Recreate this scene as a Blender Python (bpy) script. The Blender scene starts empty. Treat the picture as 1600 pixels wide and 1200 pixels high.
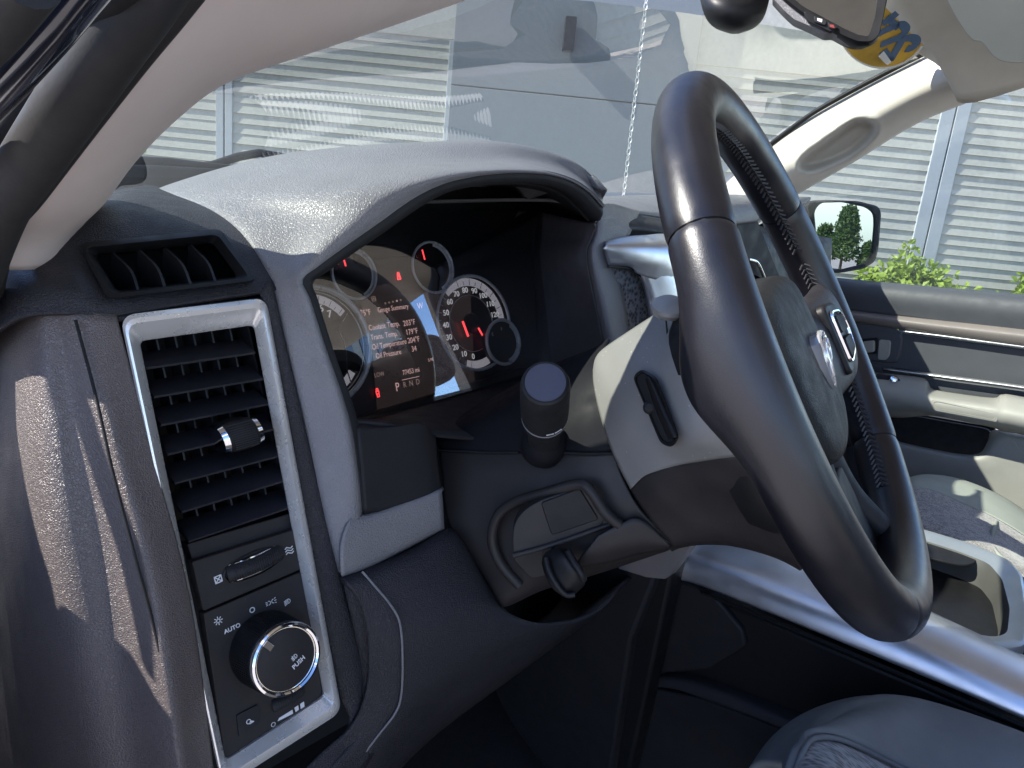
import bpy, bmesh, math, random
from mathutils import Vector, Matrix
random.seed(7)
S = bpy.context.scene
COL = S.collection
# ---------------------------------------------------------------- camera, sky, sun, exposure
PIT, YAW, FPX = math.radians(15), math.radians(45), 1165.0
cam = bpy.data.cameras.new('camera'); co = bpy.data.objects.new('camera', cam); COL.objects.link(co)
FW = Vector((math.sin(YAW)*math.cos(PIT), math.cos(YAW)*math.cos(PIT), -math.sin(PIT)))
RT = Vector((math.cos(YAW), -math.sin(YAW), 0)); UP = RT.cross(FW)
co.matrix_world = Matrix(((RT.x, UP.x, -FW.x, 0), (RT.y, UP.y, -FW.y, 0), (RT.z, UP.z, -FW.z, 0), (0, 0, 0, 1)))
cam.sensor_width = 36; cam.lens = 36*FPX/1600; cam.clip_start = .01; cam.clip_end = 3000
S.camera = co
SUND = Vector((-.59, .41, .69)).normalized()          # direction towards the sun
wd = bpy.data.worlds.new('World'); S.world = wd; wd.use_nodes = True
nt = wd.node_tree; bg = nt.nodes['Background']
sky = nt.nodes.new('ShaderNodeTexSky'); sky.sky_type = 'NISHITA'; sky.sun_disc = False
sky.sun_elevation = math.asin(SUND.z); sky.sun_rotation = math.atan2(SUND.x, SUND.y)
sky.dust_density = .1; sky.altitude = 2200; sky.ozone_density = 2
# scattered white clouds over the clear sky
tcw = nt.nodes.new('ShaderNodeTexCoord'); mpw = nt.nodes.new('ShaderNodeMapping'); mpw.inputs['Scale'].default_value = (1, 1, 3.0); mpw.inputs['Location'].default_value = (2.3, .6, .4)
nt.links.new(tcw.outputs['Generated'], mpw.inputs[0])
cn = nt.nodes.new('ShaderNodeTexNoise'); cn.inputs['Scale'].default_value = 2.6; cn.inputs['Detail'].default_value = 9; cn.inputs['Roughness'].default_value = .55
nt.links.new(mpw.outputs[0], cn.inputs['Vector'])
cm = nt.nodes.new('ShaderNodeMapRange'); cm.interpolation_type = 'SMOOTHSTEP'; cm.inputs[1].default_value = .53; cm.inputs[2].default_value = .68; nt.links.new(cn.outputs[0], cm.inputs[0])
cx = nt.nodes.new('ShaderNodeMix'); cx.data_type = 'RGBA'; cx.inputs[7].default_value = (5.4, 5.3, 5.2, 1)
nt.links.new(cm.outputs[0], cx.inputs[0]); tm = nt.nodes.new('ShaderNodeVectorMath'); tm.operation = 'MULTIPLY'; tm.inputs[1].default_value = (.80, .92, 1.10); nt.links.new(sky.outputs[0], tm.inputs[0]); nt.links.new(tm.outputs[0], cx.inputs[6]); nt.links.new(cx.outputs[2], bg.inputs[0])
bg.inputs[1].default_value = .15
sl = bpy.data.lights.new('sun', 'SUN'); sl.energy = 4.4; sl.angle = math.radians(.5); sl.color = (1, .95, .87)
so = bpy.data.objects.new('sun', sl); COL.objects.link(so)
so.rotation_euler = SUND.to_track_quat('Z', 'Y').to_euler()
S.view_settings.view_transform = 'Standard'; S.view_settings.look = 'None'
S.view_settings.exposure = 1.3; S.view_settings.gamma = 1
S.render.engine = 'CYCLES'
try:
    S.cycles.max_bounces = 8; S.cycles.diffuse_bounces = 4; S.cycles.glossy_bounces = 4
    S.cycles.transparent_max_bounces = 12; S.cycles.caustics_reflective = False
except Exception: pass

# ---------------------------------------------------------------- geometry helpers
def ray(px, py): return FW + RT*((px-800)/FPX) + UP*((600-py)/FPX)
PL = {}
def plane(name, n, p): PL[name] = (Vector(n).normalized(), Vector(p))
def V(px, py, s, v=None):
    """point of the place seen at a spot of the photograph, on a given surface (axis plane or named plane, with offset)"""
    d = ray(px, py)
    if s == 'x': return d*(v/d.x)
    if s == 'y': return d*(v/d.y)
    if s == 'z': return d*(v/d.z)
    if s == 'd': return d*v
    n, p = PL[s]; p = p + n*(v or 0)
    return d*(n.dot(p)/n.dot(d))
def cr(P, N, closed=False):
    """Catmull-Rom resample of a point list to N points"""
    m = len(P); out = []
    if m == 1: return [P[0].copy() for _ in range(N)]
    seg = m if closed else m-1
    for i in range(N):
        t = i*seg/(N if closed else N-1); k = min(int(t), seg-1); u = t-k
        g = (lambda j: P[j % m]) if closed else (lambda j: P[max(0, min(m-1, j))])
        a, b, c, d = g(k-1), g(k), g(k+1), g(k+2)
        if not closed:
            if k == 0: a = b*2-c
            if k == m-2: d = c*2-b
        out.append(.5*((2*b)+(c-a)*u+(2*a-5*b+4*c-d)*u*u+(3*b-a-3*c+d)*u**3))
    return out
def lin(P, N):
    out = []
    for i in range(N):
        t = i*(len(P)-1)/(N-1); k = min(int(t), len(P)-2); u = t-k
        out.append(P[k]*(1-u)+P[k+1]*u)
    return out
def tag(o, label=None, cat=None, group=None, kind=None):
    if label: o['label'] = label
    if cat: o['category'] = cat
    if group: o['group'] = group
    if kind: o['kind'] = kind
    return o
def empty(name, loc, label, cat, group=None):
    o = bpy.data.objects.new(name, None); o.empty_display_size = .05; COL.objects.link(o)
    o.location = loc
    return tag(o, label, cat, group)
def link(name, me, mat, parent=None, smooth=False):
    if mat is not None and not me.materials: me.materials.append(mat)
    o = bpy.data.objects.new(name, me); COL.objects.link(o)
    if parent is not None:
        o.parent = parent
        w = Vector((0, 0, 0)); q = parent
        while q is not None: w += q.location; q = q.parent
        o.location = -w
    if smooth: me.polygons.foreach_set('use_smooth', [True]*len(me.polygons))
    return o
def mesh(vs, fs):
    me = bpy.data.meshes.new('m'); me.from_pydata([tuple(v) for v in vs], [], fs); me.validate(); me.update(); return me
def fixn(me, away=None):
    bm = bmesh.new(); bm.from_mesh(me); bmesh.ops.recalc_face_normals(bm, faces=bm.faces); bm.to_mesh(me); bm.free()
def solid(o, t, off=-1):
    m = o.modifiers.new('s', 'SOLIDIFY'); m.thickness = t; m.offset = off; return o
def bevel(o, w, seg=2, ang=35):
    m = o.modifiers.new('b', 'BEVEL'); m.width = w; m.segments = seg; m.limit_method = 'ANGLE'; m.angle_limit = math.radians(ang)
    m.harden_normals = False
    return o
def autosm(me, ang=35):
    me.polygons.foreach_set('use_smooth', [True]*len(me.polygons))
    bm = bmesh.new(); bm.from_mesh(me)
    for e in bm.edges:
        if len(e.link_faces) == 2 and e.calc_face_angle(0) > math.radians(ang): e.smooth = False
    bm.to_mesh(me); bm.free()
def loft(name, rows, mat, parent=None, N=24, M=None, closed=False, thick=.003, lin_=False, smooth=True, ccols=False, flip=None):
    """surface through rows of 3D points; M = rows after resampling; faces turned to the camera side"""
    f = lin if lin_ else cr
    R = [(cr(r, N, True) if closed else f(r, N)) for r in rows]
    if M:
        R = [list(c) for c in zip(*[f(list(c), M) for c in zip(*R)])]
    vs = [v for r in R for v in r]; fs = []; n = len(R)
    for i in range(n-1):
        for j in range(N if closed else N-1):
            k = (j+1) % N
            fs.append((i*N+j, i*N+k, (i+1)*N+k, (i+1)*N+j))
    me = mesh(vs, fs)
    # orient toward the camera (origin) on the whole
    s = sum(p.normal.dot(-p.center)*p.area for p in me.polygons)
    if (s < 0) != bool(flip):
        me.flip_normals()
    o = link(name, me, mat, parent, smooth)
    if thick: solid(o, thick)
    return o
def rpoly(P, rad, seg=4):
    """round the corners of a closed 3D polygon"""
    m = len(P); out = []
    rs = rad if isinstance(rad, (list, tuple)) else [rad]*m
    for i in range(m):
        a, b, c = P[i-1], P[i], P[(i+1) % m]; r = rs[i]
        if r <= 0:
            out += [b.copy() for _ in range(seg+1)]; continue
        d1 = min(r, (a-b).length*.48); d2 = min(r, (c-b).length*.48)
        p = b+(a-b).normalized()*d1; q = b+(c-b).normalized()*d2
        for k in range(seg+1):
            t = k/seg; out.append(p*(1-t)**2+b*2*t*(1-t)+q*t*t)
    return out
def slab(name, P, mat, parent, t=.004, bv=.001, nrm=None, seg=2):
    """prism: outline P is the face toward the viewer; extruded t away"""
    P = [p for i, p in enumerate(P) if (p-P[i-1]).length > 1e-6]
    n = Vector((0, 0, 0))
    for i in range(len(P)): n += (P[i]).cross(P[(i+1) % len(P)])
    n.normalize()
    c = sum(P, Vector())/len(P)
    if n.dot(-c) < 0: n = -n; P = P[::-1]
    if nrm is not None: n = Vector(nrm).normalized()
    m = len(P); vs = P+[p-n*t for p in P]
    fs = [tuple(range(m)), tuple(range(2*m-1, m-1, -1))]+[(i, i+m, (i+1) % m+m, (i+1) % m) for i in range(m)]
    me = mesh(vs, fs); fixn(me)
    o = link(name, me, mat, parent); autosm(me, 30)
    if bv: bevel(o, bv, seg)
    return o
def ring(name, loops, mat, parent, closed_cross=False, smooth=True, ang=40):
    """loft between closed loops of equal count"""
    m = len(loops[0]); vs = [p for l in loops for p in l]; fs = []
    K = len(loops)
    for i in range(K if closed_cross else K-1):
        a = i*m; b = ((i+1) % K)*m
        for j in range(m): k = (j+1) % m; fs.append((a+j, a+k, b+k, b+j))
    me = mesh(vs, fs); fixn(me)
    o = link(name, me, mat, parent)
    if smooth: autosm(me, ang)
    return o
def tube(name, P, r, mat, parent, n=10, closed=False, flat=None, caps=True, N=None, upv=None):
    if N: P = cr(P, N, closed)
    m = len(P); rs = r if isinstance(r, (list, tuple)) else [r]*m
    if len(rs) != m: rs = [rs[min(len(rs)-1, int(i*(len(rs)-1)/(m-1)))]+(rs[min(len(rs)-1, int(i*(len(rs)-1)/(m-1))+1)]-rs[min(len(rs)-1, int(i*(len(rs)-1)/(m-1)))])*((i*(len(rs)-1)/(m-1)) % 1) for i in range(m)]
    vs = []; prev = None
    for i in range(m):
        t = ((P[(i+1) % m]-P[i-1]) if closed else (P[min(i+1, m-1)]-P[max(i-1, 0)])).normalized()
        if upv is not None: u = (Vector(upv)-t*t.dot(Vector(upv))).normalized()
        elif prev is None:
            a = Vector((0, 0, 1)) if abs(t.z) < .9 else Vector((1, 0, 0)); u = (a-t*a.dot(t)).normalized()
        else: u = (prev-t*prev.dot(t)).normalized()
        prev = u; w = t.cross(u)
        fx, fy = flat or (1, 1)
        for k in range(n):
            a = 2*math.pi*k/n; vs.append(P[i]+(u*math.cos(a)*fx+w*math.sin(a)*fy)*rs[i])
    fs = []
    for i in range(m if closed else m-1):
        for k in range(n):
            j = (k+1) % n; b = ((i+1) % m)*n
            fs.append((i*n+k, i*n+j, b+j, b+k))
    if caps and not closed: fs += [tuple(range(n-1, -1, -1)), tuple(range((m-1)*n, m*n))]
    me = mesh(vs, fs); fixn(me); o = link(name, me, mat, parent); autosm(me, 50); return o
def lathe(name, prof, c, ax, mat, parent, n=48, xa=None, sy=1.0, ang=35):
    """prof: (radius, height along ax) pairs"""
    ax = Vector(ax).normalized(); a = xa or (Vector((0, 0, 1)) if abs(ax.z) < .9 else Vector((1, 0, 0)))
    u = (a-ax*a.dot(ax)).normalized(); w = ax.cross(u); vs = []
    for r, h in prof:
        for k in range(n):
            t = 2*math.pi*k/n; vs.append(c+ax*h+(u*math.cos(t)+w*math.sin(t)*sy)*r)
    fs = []
    for i in range(len(prof)-1):
        for k in range(n):
            j = (k+1) % n; fs.append((i*n+k, i*n+j, (i+1)*n+j, (i+1)*n+k))
    if prof[0][0] > 0: fs.append(tuple(range(n)))
    if prof[-1][0] > 0: fs.append(tuple(range((len(prof)-1)*n, len(prof)*n)))
    me = mesh(vs, fs)
    bm = bmesh.new(); bm.from_mesh(me); bmesh.ops.remove_doubles(bm, verts=bm.verts, dist=1e-7)
    bmesh.ops.recalc_face_normals(bm, faces=bm.faces); bm.to_mesh(me); bm.free()
    o = link(name, me, mat, parent); autosm(me, ang); return o
def text(name, s, o3, xd, yd, size, mat, parent, depth=.0002, mirror=False, align='CENTER', bold=0, sx=1.0):
    cu = bpy.data.curves.new('t', 'FONT'); cu.body = s; cu.size = size; cu.align_x = align; cu.align_y = 'CENTER'
    cu.extrude = depth; cu.resolution_u = 3; cu.offset = bold
    ob = bpy.data.objects.new('t', cu); COL.objects.link(ob)
    dg = bpy.context.evaluated_depsgraph_get(); me = bpy.data.meshes.new_from_object(ob.evaluated_get(dg))
    bpy.data.objects.remove(ob)
    xd = Vector(xd).normalized(); yd = (Vector(yd)-xd*Vector(yd).dot(xd)).normalized(); zd = xd.cross(yd)
    if mirror: xd = -xd
    for v in me.vertices: v.co = Vector(o3)+xd*v.co.x*sx+yd*v.co.y+zd*v.co.z
    me.materials.clear()
    return link(name, me, mat, parent)
def bar(name, a, b, w, h, mat, parent, side, bv=0):
    """box from a to b, w along side vector, h along the other"""
    t = (b-a).normalized(); s = (Vector(side)-t*Vector(side).dot(t)).normalized(); u = t.cross(s)
    vs = [p+s*w*i/2+u*h*j/2 for p in (a, b) for i, j in ((-1, -1), (1, -1), (1, 1), (-1, 1))]
    me = mesh(vs, [(0, 1, 2, 3), (7, 6, 5, 4), (0, 4, 5, 1), (1, 5, 6, 2), (2, 6, 7, 3), (3, 7, 4, 0)]); fixn(me)
    o = link(name, me, mat, parent)
    if bv: bevel(o, bv)
    return o
def join_mesh(parts):
    vs = []; fs = []
    for v, f in parts:
        b = len(vs); vs += v; fs += [tuple(i+b for i in q) for q in f]
    return mesh(vs, fs)
def pts(L, s, v=None): return [V(x, y, s, v) for x, y in L]
def pd(L, s='y'): return [V(x, y, s, d) for x, y, d in L]

# ---------------------------------------------------------------- materials
def mk(name, col, rough=.5, metal=0, grain=0, gscale=450, gdist=.0006, var=.06, spec=.5, coat=0, noise=None, sheen=0, emit=None, es=1, aniso=0, dust=0):
    m = bpy.data.materials.new(name); m.use_nodes = True; nt = m.node_tree; b = nt.nodes['Principled BSDF']
    b.inputs['Roughness'].default_value = rough; b.inputs['Metallic'].default_value = metal
    b.inputs['Specular IOR Level'].default_value = spec; b.inputs['Coat Weight'].default_value = coat
    if sheen: b.inputs['Sheen Weight'].default_value = sheen
    tc = nt.nodes.new('ShaderNodeTexCoord')
    nz = nt.nodes.new('ShaderNodeTexNoise'); nz.inputs['Scale'].default_value = 22; nz.inputs['Detail'].default_value = 6
    nt.links.new(tc.outputs['Object'], nz.inputs['Vector'])
    mr = nt.nodes.new('ShaderNodeMapRange'); mr.inputs[1].default_value = .3; mr.inputs[2].default_value = .7
    mr.inputs[3].default_value = 1-var; mr.inputs[4].default_value = 1+var
    nt.links.new(nz.outputs[0], mr.inputs[0])
    vm = nt.nodes.new('ShaderNodeVectorMath'); vm.operation = 'SCALE'; vm.inputs[0].default_value = col
    nt.links.new(mr.outputs[0], vm.inputs['Scale']); cout = vm.outputs[0]
    if dust:
        d2 = nt.nodes.new('ShaderNodeTexVoronoi'); d2.inputs['Scale'].default_value = 230
        nt.links.new(tc.outputs['Object'], d2.inputs['Vector'])
        lt = nt.nodes.new('ShaderNodeMath'); lt.operation = 'LESS_THAN'; lt.inputs[1].default_value = dust
        nt.links.new(d2.outputs['Distance'], lt.inputs[0])
        n3 = nt.nodes.new('ShaderNodeTexNoise'); n3.inputs['Scale'].default_value = 45; nt.links.new(tc.outputs['Object'], n3.inputs['Vector'])
        g3 = nt.nodes.new('ShaderNodeMath'); g3.operation = 'GREATER_THAN'; g3.inputs[1].default_value = .55; nt.links.new(n3.outputs[0], g3.inputs[0])
        ml = nt.nodes.new('ShaderNodeMath'); ml.operation = 'MULTIPLY'; nt.links.new(lt.outputs[0], ml.inputs[0]); nt.links.new(g3.outputs[0], ml.inputs[1])
        mx = nt.nodes.new('ShaderNodeMix'); mx.data_type = 'RGBA'; mx.inputs[7].default_value = (.5, .48, .44, 1)
        nt.links.new(ml.outputs[0], mx.inputs[0]); nt.links.new(cout, mx.inputs[6]); cout = mx.outputs[2]
    nt.links.new(cout, b.inputs['Base Color'])
    # roughness variation
    n2 = nt.nodes.new('ShaderNodeTexNoise'); n2.inputs['Scale'].default_value = 60; n2.inputs['Detail'].default_value = 4
    nt.links.new(tc.outputs['Object'], n2.inputs['Vector'])
    m2 = nt.nodes.new('ShaderNodeMapRange'); m2.inputs[1].default_value = .3; m2.inputs[2].default_value = .7
    m2.inputs[3].default_value = max(0, rough*.85); m2.inputs[4].default_value = min(1, rough*1.15)
    nt.links.new(n2.outputs[0], m2.inputs[0]); nt.links.new(m2.outputs[0], b.inputs['Roughness'])
    if grain:
        wn = nt.nodes.new('ShaderNodeTexNoise'); wn.inputs['Scale'].default_value = gscale*.5; nt.links.new(tc.outputs['Object'], wn.inputs['Vector'])
        wx = nt.nodes.new('ShaderNodeMix'); wx.data_type = 'RGBA'; wx.blend_type = 'LINEAR_LIGHT'; wx.inputs[0].default_value = .0025
        nt.links.new(tc.outputs['Object'], wx.inputs[6]); nt.links.new(wn.outputs['Color'], wx.inputs[7])
        vo = nt.nodes.new('ShaderNodeTexVoronoi'); vo.feature = 'DISTANCE_TO_EDGE'; vo.inputs['Scale'].default_value = gscale
        nt.links.new(wx.outputs[2], vo.inputs['Vector'])
        mp = nt.nodes.new('ShaderNodeMapRange'); mp.inputs[1].default_value = 0; mp.inputs[2].default_value = .22; mp.interpolation_type = 'SMOOTHSTEP'
        nt.links.new(vo.outputs['Distance'], mp.inputs[0])
        ad = nt.nodes.new('ShaderNodeMath'); ad.operation = 'MULTIPLY_ADD'; ad.inputs[1].default_value = 1
        nf = nt.nodes.new('ShaderNodeTexNoise'); nf.inputs['Scale'].default_value = gscale*1.6; nt.links.new(tc.outputs['Object'], nf.inputs['Vector'])
        ad.inputs[0].default_value = 0; nt.links.new(mp.outputs[0], ad.inputs[0]); nt.links.new(nf.outputs[0], ad.inputs[2])
        bp = nt.nodes.new('ShaderNodeBump'); bp.inputs['Strength'].default_value = grain; bp.inputs['Distance'].default_value = gdist
        nt.links.new(ad.outputs[0], bp.inputs['Height']); nt.links.new(bp.outputs[0], b.inputs['Normal'])
    elif noise:
        nf = nt.nodes.new('ShaderNodeTexNoise'); nf.inputs['Scale'].default_value = noise[0]; nf.inputs['Detail'].default_value = 4
        nt.links.new(tc.outputs['Object'], nf.inputs['Vector'])
        bp = nt.nodes.new('ShaderNodeBump'); bp.inputs['Strength'].default_value = noise[1]; bp.inputs['Distance'].default_value = .0005
        nt.links.new(nf.outputs[0], bp.inputs['Height']); nt.links.new(bp.outputs[0], b.inputs['Normal'])
    if emit:
        b.inputs['Emission Color'].default_value = (*emit, 1); b.inputs['Emission Strength'].default_value = es
    return m
def fabric(name, c1, c2, scale=900, cell=False):
    m = mk(name, c1, .95, sheen=.3); nt = m.node_tree; b = nt.nodes['Principled BSDF']
    tc = nt.nodes.new('ShaderNodeTexCoord'); vo = nt.nodes.new('ShaderNodeTexVoronoi'); vo.inputs['Scale'].default_value = scale
    mpp = nt.nodes.new('ShaderNodeMapping'); mpp.inputs['Scale'].default_value = (1, .6, 1) if cell else (1, 1, 1)
    nt.links.new(tc.outputs['Object'], mpp.inputs[0]); nt.links.new(mpp.outputs[0], vo.inputs['Vector'])
    n = nt.nodes.new('ShaderNodeTexNoise'); n.inputs['Scale'].default_value = scale*.25; nt.links.new(tc.outputs['Object'], n.inputs['Vector'])
    ad = nt.nodes.new('ShaderNodeMath'); ad.operation = 'MULTIPLY'; nt.links.new(vo.outputs['Distance'], ad.inputs[0]); nt.links.new(n.outputs[0], ad.inputs[1])
    mr = nt.nodes.new('ShaderNodeMapRange'); mr.inputs[1].default_value = .1; mr.inputs[2].default_value = .35; nt.links.new(ad.outputs[0], mr.inputs[0])
    mx = nt.nodes.new('ShaderNodeMix'); mx.data_type = 'RGBA'; mx.inputs[6].default_value = (*c1, 1); mx.inputs[7].default_value = (*c2, 1)
    nt.links.new(mr.outputs[0], mx.inputs[0]); nt.links.new(mx.outputs[2], b.inputs['Base Color'])
    bp = nt.nodes.new('ShaderNodeBump'); bp.inputs['Strength'].default_value = .7; bp.inputs['Distance'].default_value = .0008
    nt.links.new(vo.outputs['Distance'], bp.inputs['Height']); nt.links.new(bp.outputs[0], b.inputs['Normal'])
    return m
def glass(name, tint, refl=1.0, rough=0.0, dirt=0):
    m = bpy.data.materials.new(name); m.use_nodes = True; nt = m.node_tree; nt.nodes.clear()
    out = nt.nodes.new('ShaderNodeOutputMaterial'); tr = nt.nodes.new('ShaderNodeBsdfTransparent'); tr.inputs[0].default_value = (*tint, 1)
    gl = nt.nodes.new('ShaderNodeBsdfGlossy'); gl.inputs['Roughness'].default_value = rough
    lw = nt.nodes.new('ShaderNodeLayerWeight'); lw.inputs[0].default_value = .5
    pw = nt.nodes.new('ShaderNodeMath'); pw.operation = 'POWER'; pw.inputs[1].default_value = 4.5; nt.links.new(lw.outputs['Facing'], pw.inputs[0])
    fr = nt.nodes.new('ShaderNodeMath'); fr.operation = 'MULTIPLY_ADD'; fr.inputs[1].default_value = .9; fr.inputs[2].default_value = .05; nt.links.new(pw.outputs[0], fr.inputs[0])
    mu = nt.nodes.new('ShaderNodeMath'); mu.operation = 'MULTIPLY'; mu.inputs[1].default_value = refl; mu.use_clamp = True
    nt.links.new(fr.outputs[0], mu.inputs[0])
    mx = nt.nodes.new('ShaderNodeMixShader'); nt.links.new(mu.outputs[0], mx.inputs[0]); nt.links.new(tr.outputs[0], mx.inputs[1]); nt.links.new(gl.outputs[0], mx.inputs[2])
    last = mx.outputs[0]
    if dirt:
        df = nt.nodes.new('ShaderNodeBsdfDiffuse'); df.inputs[0].default_value = (.8, .82, .78, 1)
        tc = nt.nodes.new('ShaderNodeTexCoord'); nz = nt.nodes.new('ShaderNodeTexNoise'); nz.inputs['Scale'].default_value = 5; nz.inputs['Detail'].default_value = 8
        nt.links.new(tc.outputs['Object'], nz.inputs['Vector'])
        m3 = nt.nodes.new('ShaderNodeMath'); m3.operation = 'MULTIPLY'; m3.inputs[1].default_value = dirt; nt.links.new(nz.outputs[0], m3.inputs[0])
        mm = nt.nodes.new('ShaderNodeMixShader'); nt.links.new(m3.outputs[0], mm.inputs[0]); nt.links.new(last, mm.inputs[1]); nt.links.new(df.outputs[0], mm.inputs[2]); last = mm.outputs[0]
    nt.links.new(last, out.inputs[0]); return m
M_end = mk('end_panel_plastic', (.115, .094, .090), .38, grain=.6, gscale=560, gdist=.0005, spec=.7)
M_dash = mk('dash_plastic', (.026, .025, .030), .46, spec=.35, grain=.6, gscale=480)
M_dash2 = mk('dash_plastic_smooth', (.024, .023, .027), .55, noise=(900, .15), spec=.35)
M_hood = mk('grey_grained_plastic', (.20, .194, .204), .37, grain=.5, gscale=430, gdist=.0006, spec=.5)
M_bezel = mk('grey_bezel_plastic', (.19, .183, .195), .5, grain=.25, gscale=700, gdist=.0003)
M_black = mk('black_plastic', (.010, .010, .011), .5, spec=.3, noise=(700, .15))
M_blk2 = mk('matt_black_plastic', (.017, .017, .019), .62, spec=.3, noise=(700, .2))
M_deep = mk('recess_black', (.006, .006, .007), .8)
M_slat = mk('vent_slat_plastic', (.020, .020, .026), .45, spec=.35, dust=.03)
M_switch = mk('switch_panel_plastic', (.022, .020, .021), .55, spec=.3, noise=(800, .2), dust=.035)
M_chrome = mk('satin_silver', (.88, .86, .83), .27, metal=.55, var=.02)
M_emb = mk('emblem_chrome', (.85, .85, .86), .16, metal=.7)
M_bright = mk('polished_chrome', (.86, .86, .87), .06, metal=1)
M_satin = mk('satin_console_trim', (.62, .63, .66), .33, metal=.85)
M_leather = mk('black_leather', (.0075, .0075, .011), .345, var=.25, grain=.10, gscale=800, gdist=.0003, spec=.6)
M_leath2 = mk('perforated_leather', (.022, .021, .024), .45, grain=.4, gscale=800, gdist=.0003)
M_thread = mk('stitch_thread', (.045, .043, .045), .6)
M_pad = mk('airbag_cover_plastic', (.013, .0135, .014), .55, spec=.3, grain=.5, gscale=520, gdist=.0004)
M_cover = mk('silver_grey_cover', (.21, .205, .195), .42, dust=.10, noise=(500, .1))
M_col = mk('column_plastic', (.010, .010, .013), .62, noise=(600, .12), spec=.15)
M_cap = mk('stalk_cap_sky_tint', (.06, .06, .085), .45)  # bluish sky reflection on the stalk end is put into this colour
M_colw = mk('column_lower_plastic', (.027, .024, .024), .48, spec=.3, noise=(600, .12), dust=.03)
M_pillar = mk('pillar_fabric', (.66, .575, .55), .92, grain=.18, gscale=900, gdist=.0003, var=.03)
M_beige = mk('beige_trim_plastic', (.50, .46, .40), .5, noise=(500, .08), var=.03)
M_visor = mk('visor_vinyl', (.48, .47, .39), .8, noise=(400, .2), var=.03)
M_seal = mk('rubber_seal', (.016, .015, .016), .75, noise=(500, .2))
M_paint = mk('dark_blue_paint', (.012, .014, .024), .16, coat=.8)
M_door = mk('door_dark_vinyl', (.062, .067, .078), .6, grain=.2, gscale=500, gdist=.0004)
M_doorl = mk('door_grey_plastic', (.30, .295, .27), .55, grain=.15, gscale=500, gdist=.0003)
M_doorb = mk('door_taupe_plastic', (.20, .175, .165), .55)
M_seatv = mk('seat_grey_vinyl', (.125, .137, .145), .7, grain=.2, gscale=700, gdist=.0003)
M_seatl = mk('seat_pale_cloth', (.32, .34, .30), .85)
M_mesh = fabric('seat_mesh_cloth', (.02, .02, .024), (.22, .22, .23), 230, True)
M_tweed = fabric('seat_tweed', (.10, .09, .085), (.34, .31, .29), 420)
M_rubber = mk('ribbed_rubber', (.03, .03, .035), .6)
M_carpet = mk('carpet', (.035, .033, .034), .95, noise=(300, .6))
M_white = mk('white_print', (.72, .72, .74), .6)
M_dial = mk('dial_silver', (.55, .52, .55), .45)
M_dialb = mk('dial_band_backlit', (.55, .5, .55), .45, emit=(.75, .70, .75), es=.16)
M_num = mk('numeral_backlit', (.7, .7, .72), .5, emit=(.9, .88, .9), es=.22)
M_gring = mk('gauge_ring_silver', (.9, .88, .86), .3, metal=.3, var=.02)
M_gblack = mk('gauge_black', (.010, .010, .012), .35)
M_glowr = mk('red_tell_tale', (.5, .02, .02), .5, emit=(1, .06, .07), es=1.1)
M_glowp = mk('pink_display_text', (.3, .2, .2), .5, emit=(1, .62, .58), es=.30)
M_glowd = mk('dim_display_text', (.2, .15, .15), .5, emit=(1, .7, .6), es=.12)
M_mirror = mk('mirror_silver', (.55, .57, .60), .0, metal=1, var=0)
M_lens = glass('cluster_lens', (.92, .93, .94), 4.2)
M_shield = glass('windscreen_glass', (.80, .86, .81), 1.4, dirt=.10)
M_pane = glass('side_window_glass', (.88, .91, .90), .8, dirt=.04)
M_siding = mk('painted_siding', (.43, .425, .375), .6, noise=(8, .1), var=.09)
M_trimw = mk('painted_trim_board', (.38, .41, .43), .6, var=.02)
M_blue = mk('blue_grey_stucco', (.175, .20, .22), .85, noise=(60, .5), var=.03)
M_metal = mk('galvanised_chain', (.62, .62, .60), .4, metal=.6)
def transl(m, w):
    nt = m.node_tree; b = nt.nodes['Principled BSDF']; out = [n for n in nt.nodes if n.type == 'OUTPUT_MATERIAL'][0]
    tr = nt.nodes.new('ShaderNodeBsdfTranslucent'); lk = b.inputs['Base Color'].links[0].from_socket; nt.links.new(lk, tr.inputs[0])
    mx = nt.nodes.new('ShaderNodeMixShader'); mx.inputs[0].default_value = w; nt.links.new(b.outputs[0], mx.inputs[1]); nt.links.new(tr.outputs[0], mx.inputs[2]); nt.links.new(mx.outputs[0], out.inputs[0]); return m
M_sticker = transl(mk('yellow_decal', (.95, .80, .30), .5, var=.15), .8)
M_stickb = mk('blue_decal_ink', (.06, .12, .22), .5)
M_stickw = mk('decal_edge', (.75, .76, .72), .5)
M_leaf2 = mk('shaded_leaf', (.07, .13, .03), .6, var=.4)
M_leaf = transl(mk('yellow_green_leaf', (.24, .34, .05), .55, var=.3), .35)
M_leafd = mk('tree_leaf', (.06, .12, .025), .6, var=.3)
M_bark = mk('bark', (.10, .07, .05), .9)
M_asph = mk('pale_paving', (.42, .38, .35), .9, noise=(40, .5), var=.15)
M_conc = mk('pale_concrete', (.45, .43, .40), .9)
M_pillar2 = mk('headliner_cloth', (.60, .55, .46), .95)
plane('f', (0, -1, .2), (0, .516, 0))

# ---------------------------------------------------------------- ground, building outside (plumb to the building, the truck leans a little)
UB = (RT*450+UP*4500-FW*1165); UB = Vector((RT*(450)+UP*(4500)-FW*1165)).normalized()*1.0
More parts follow.
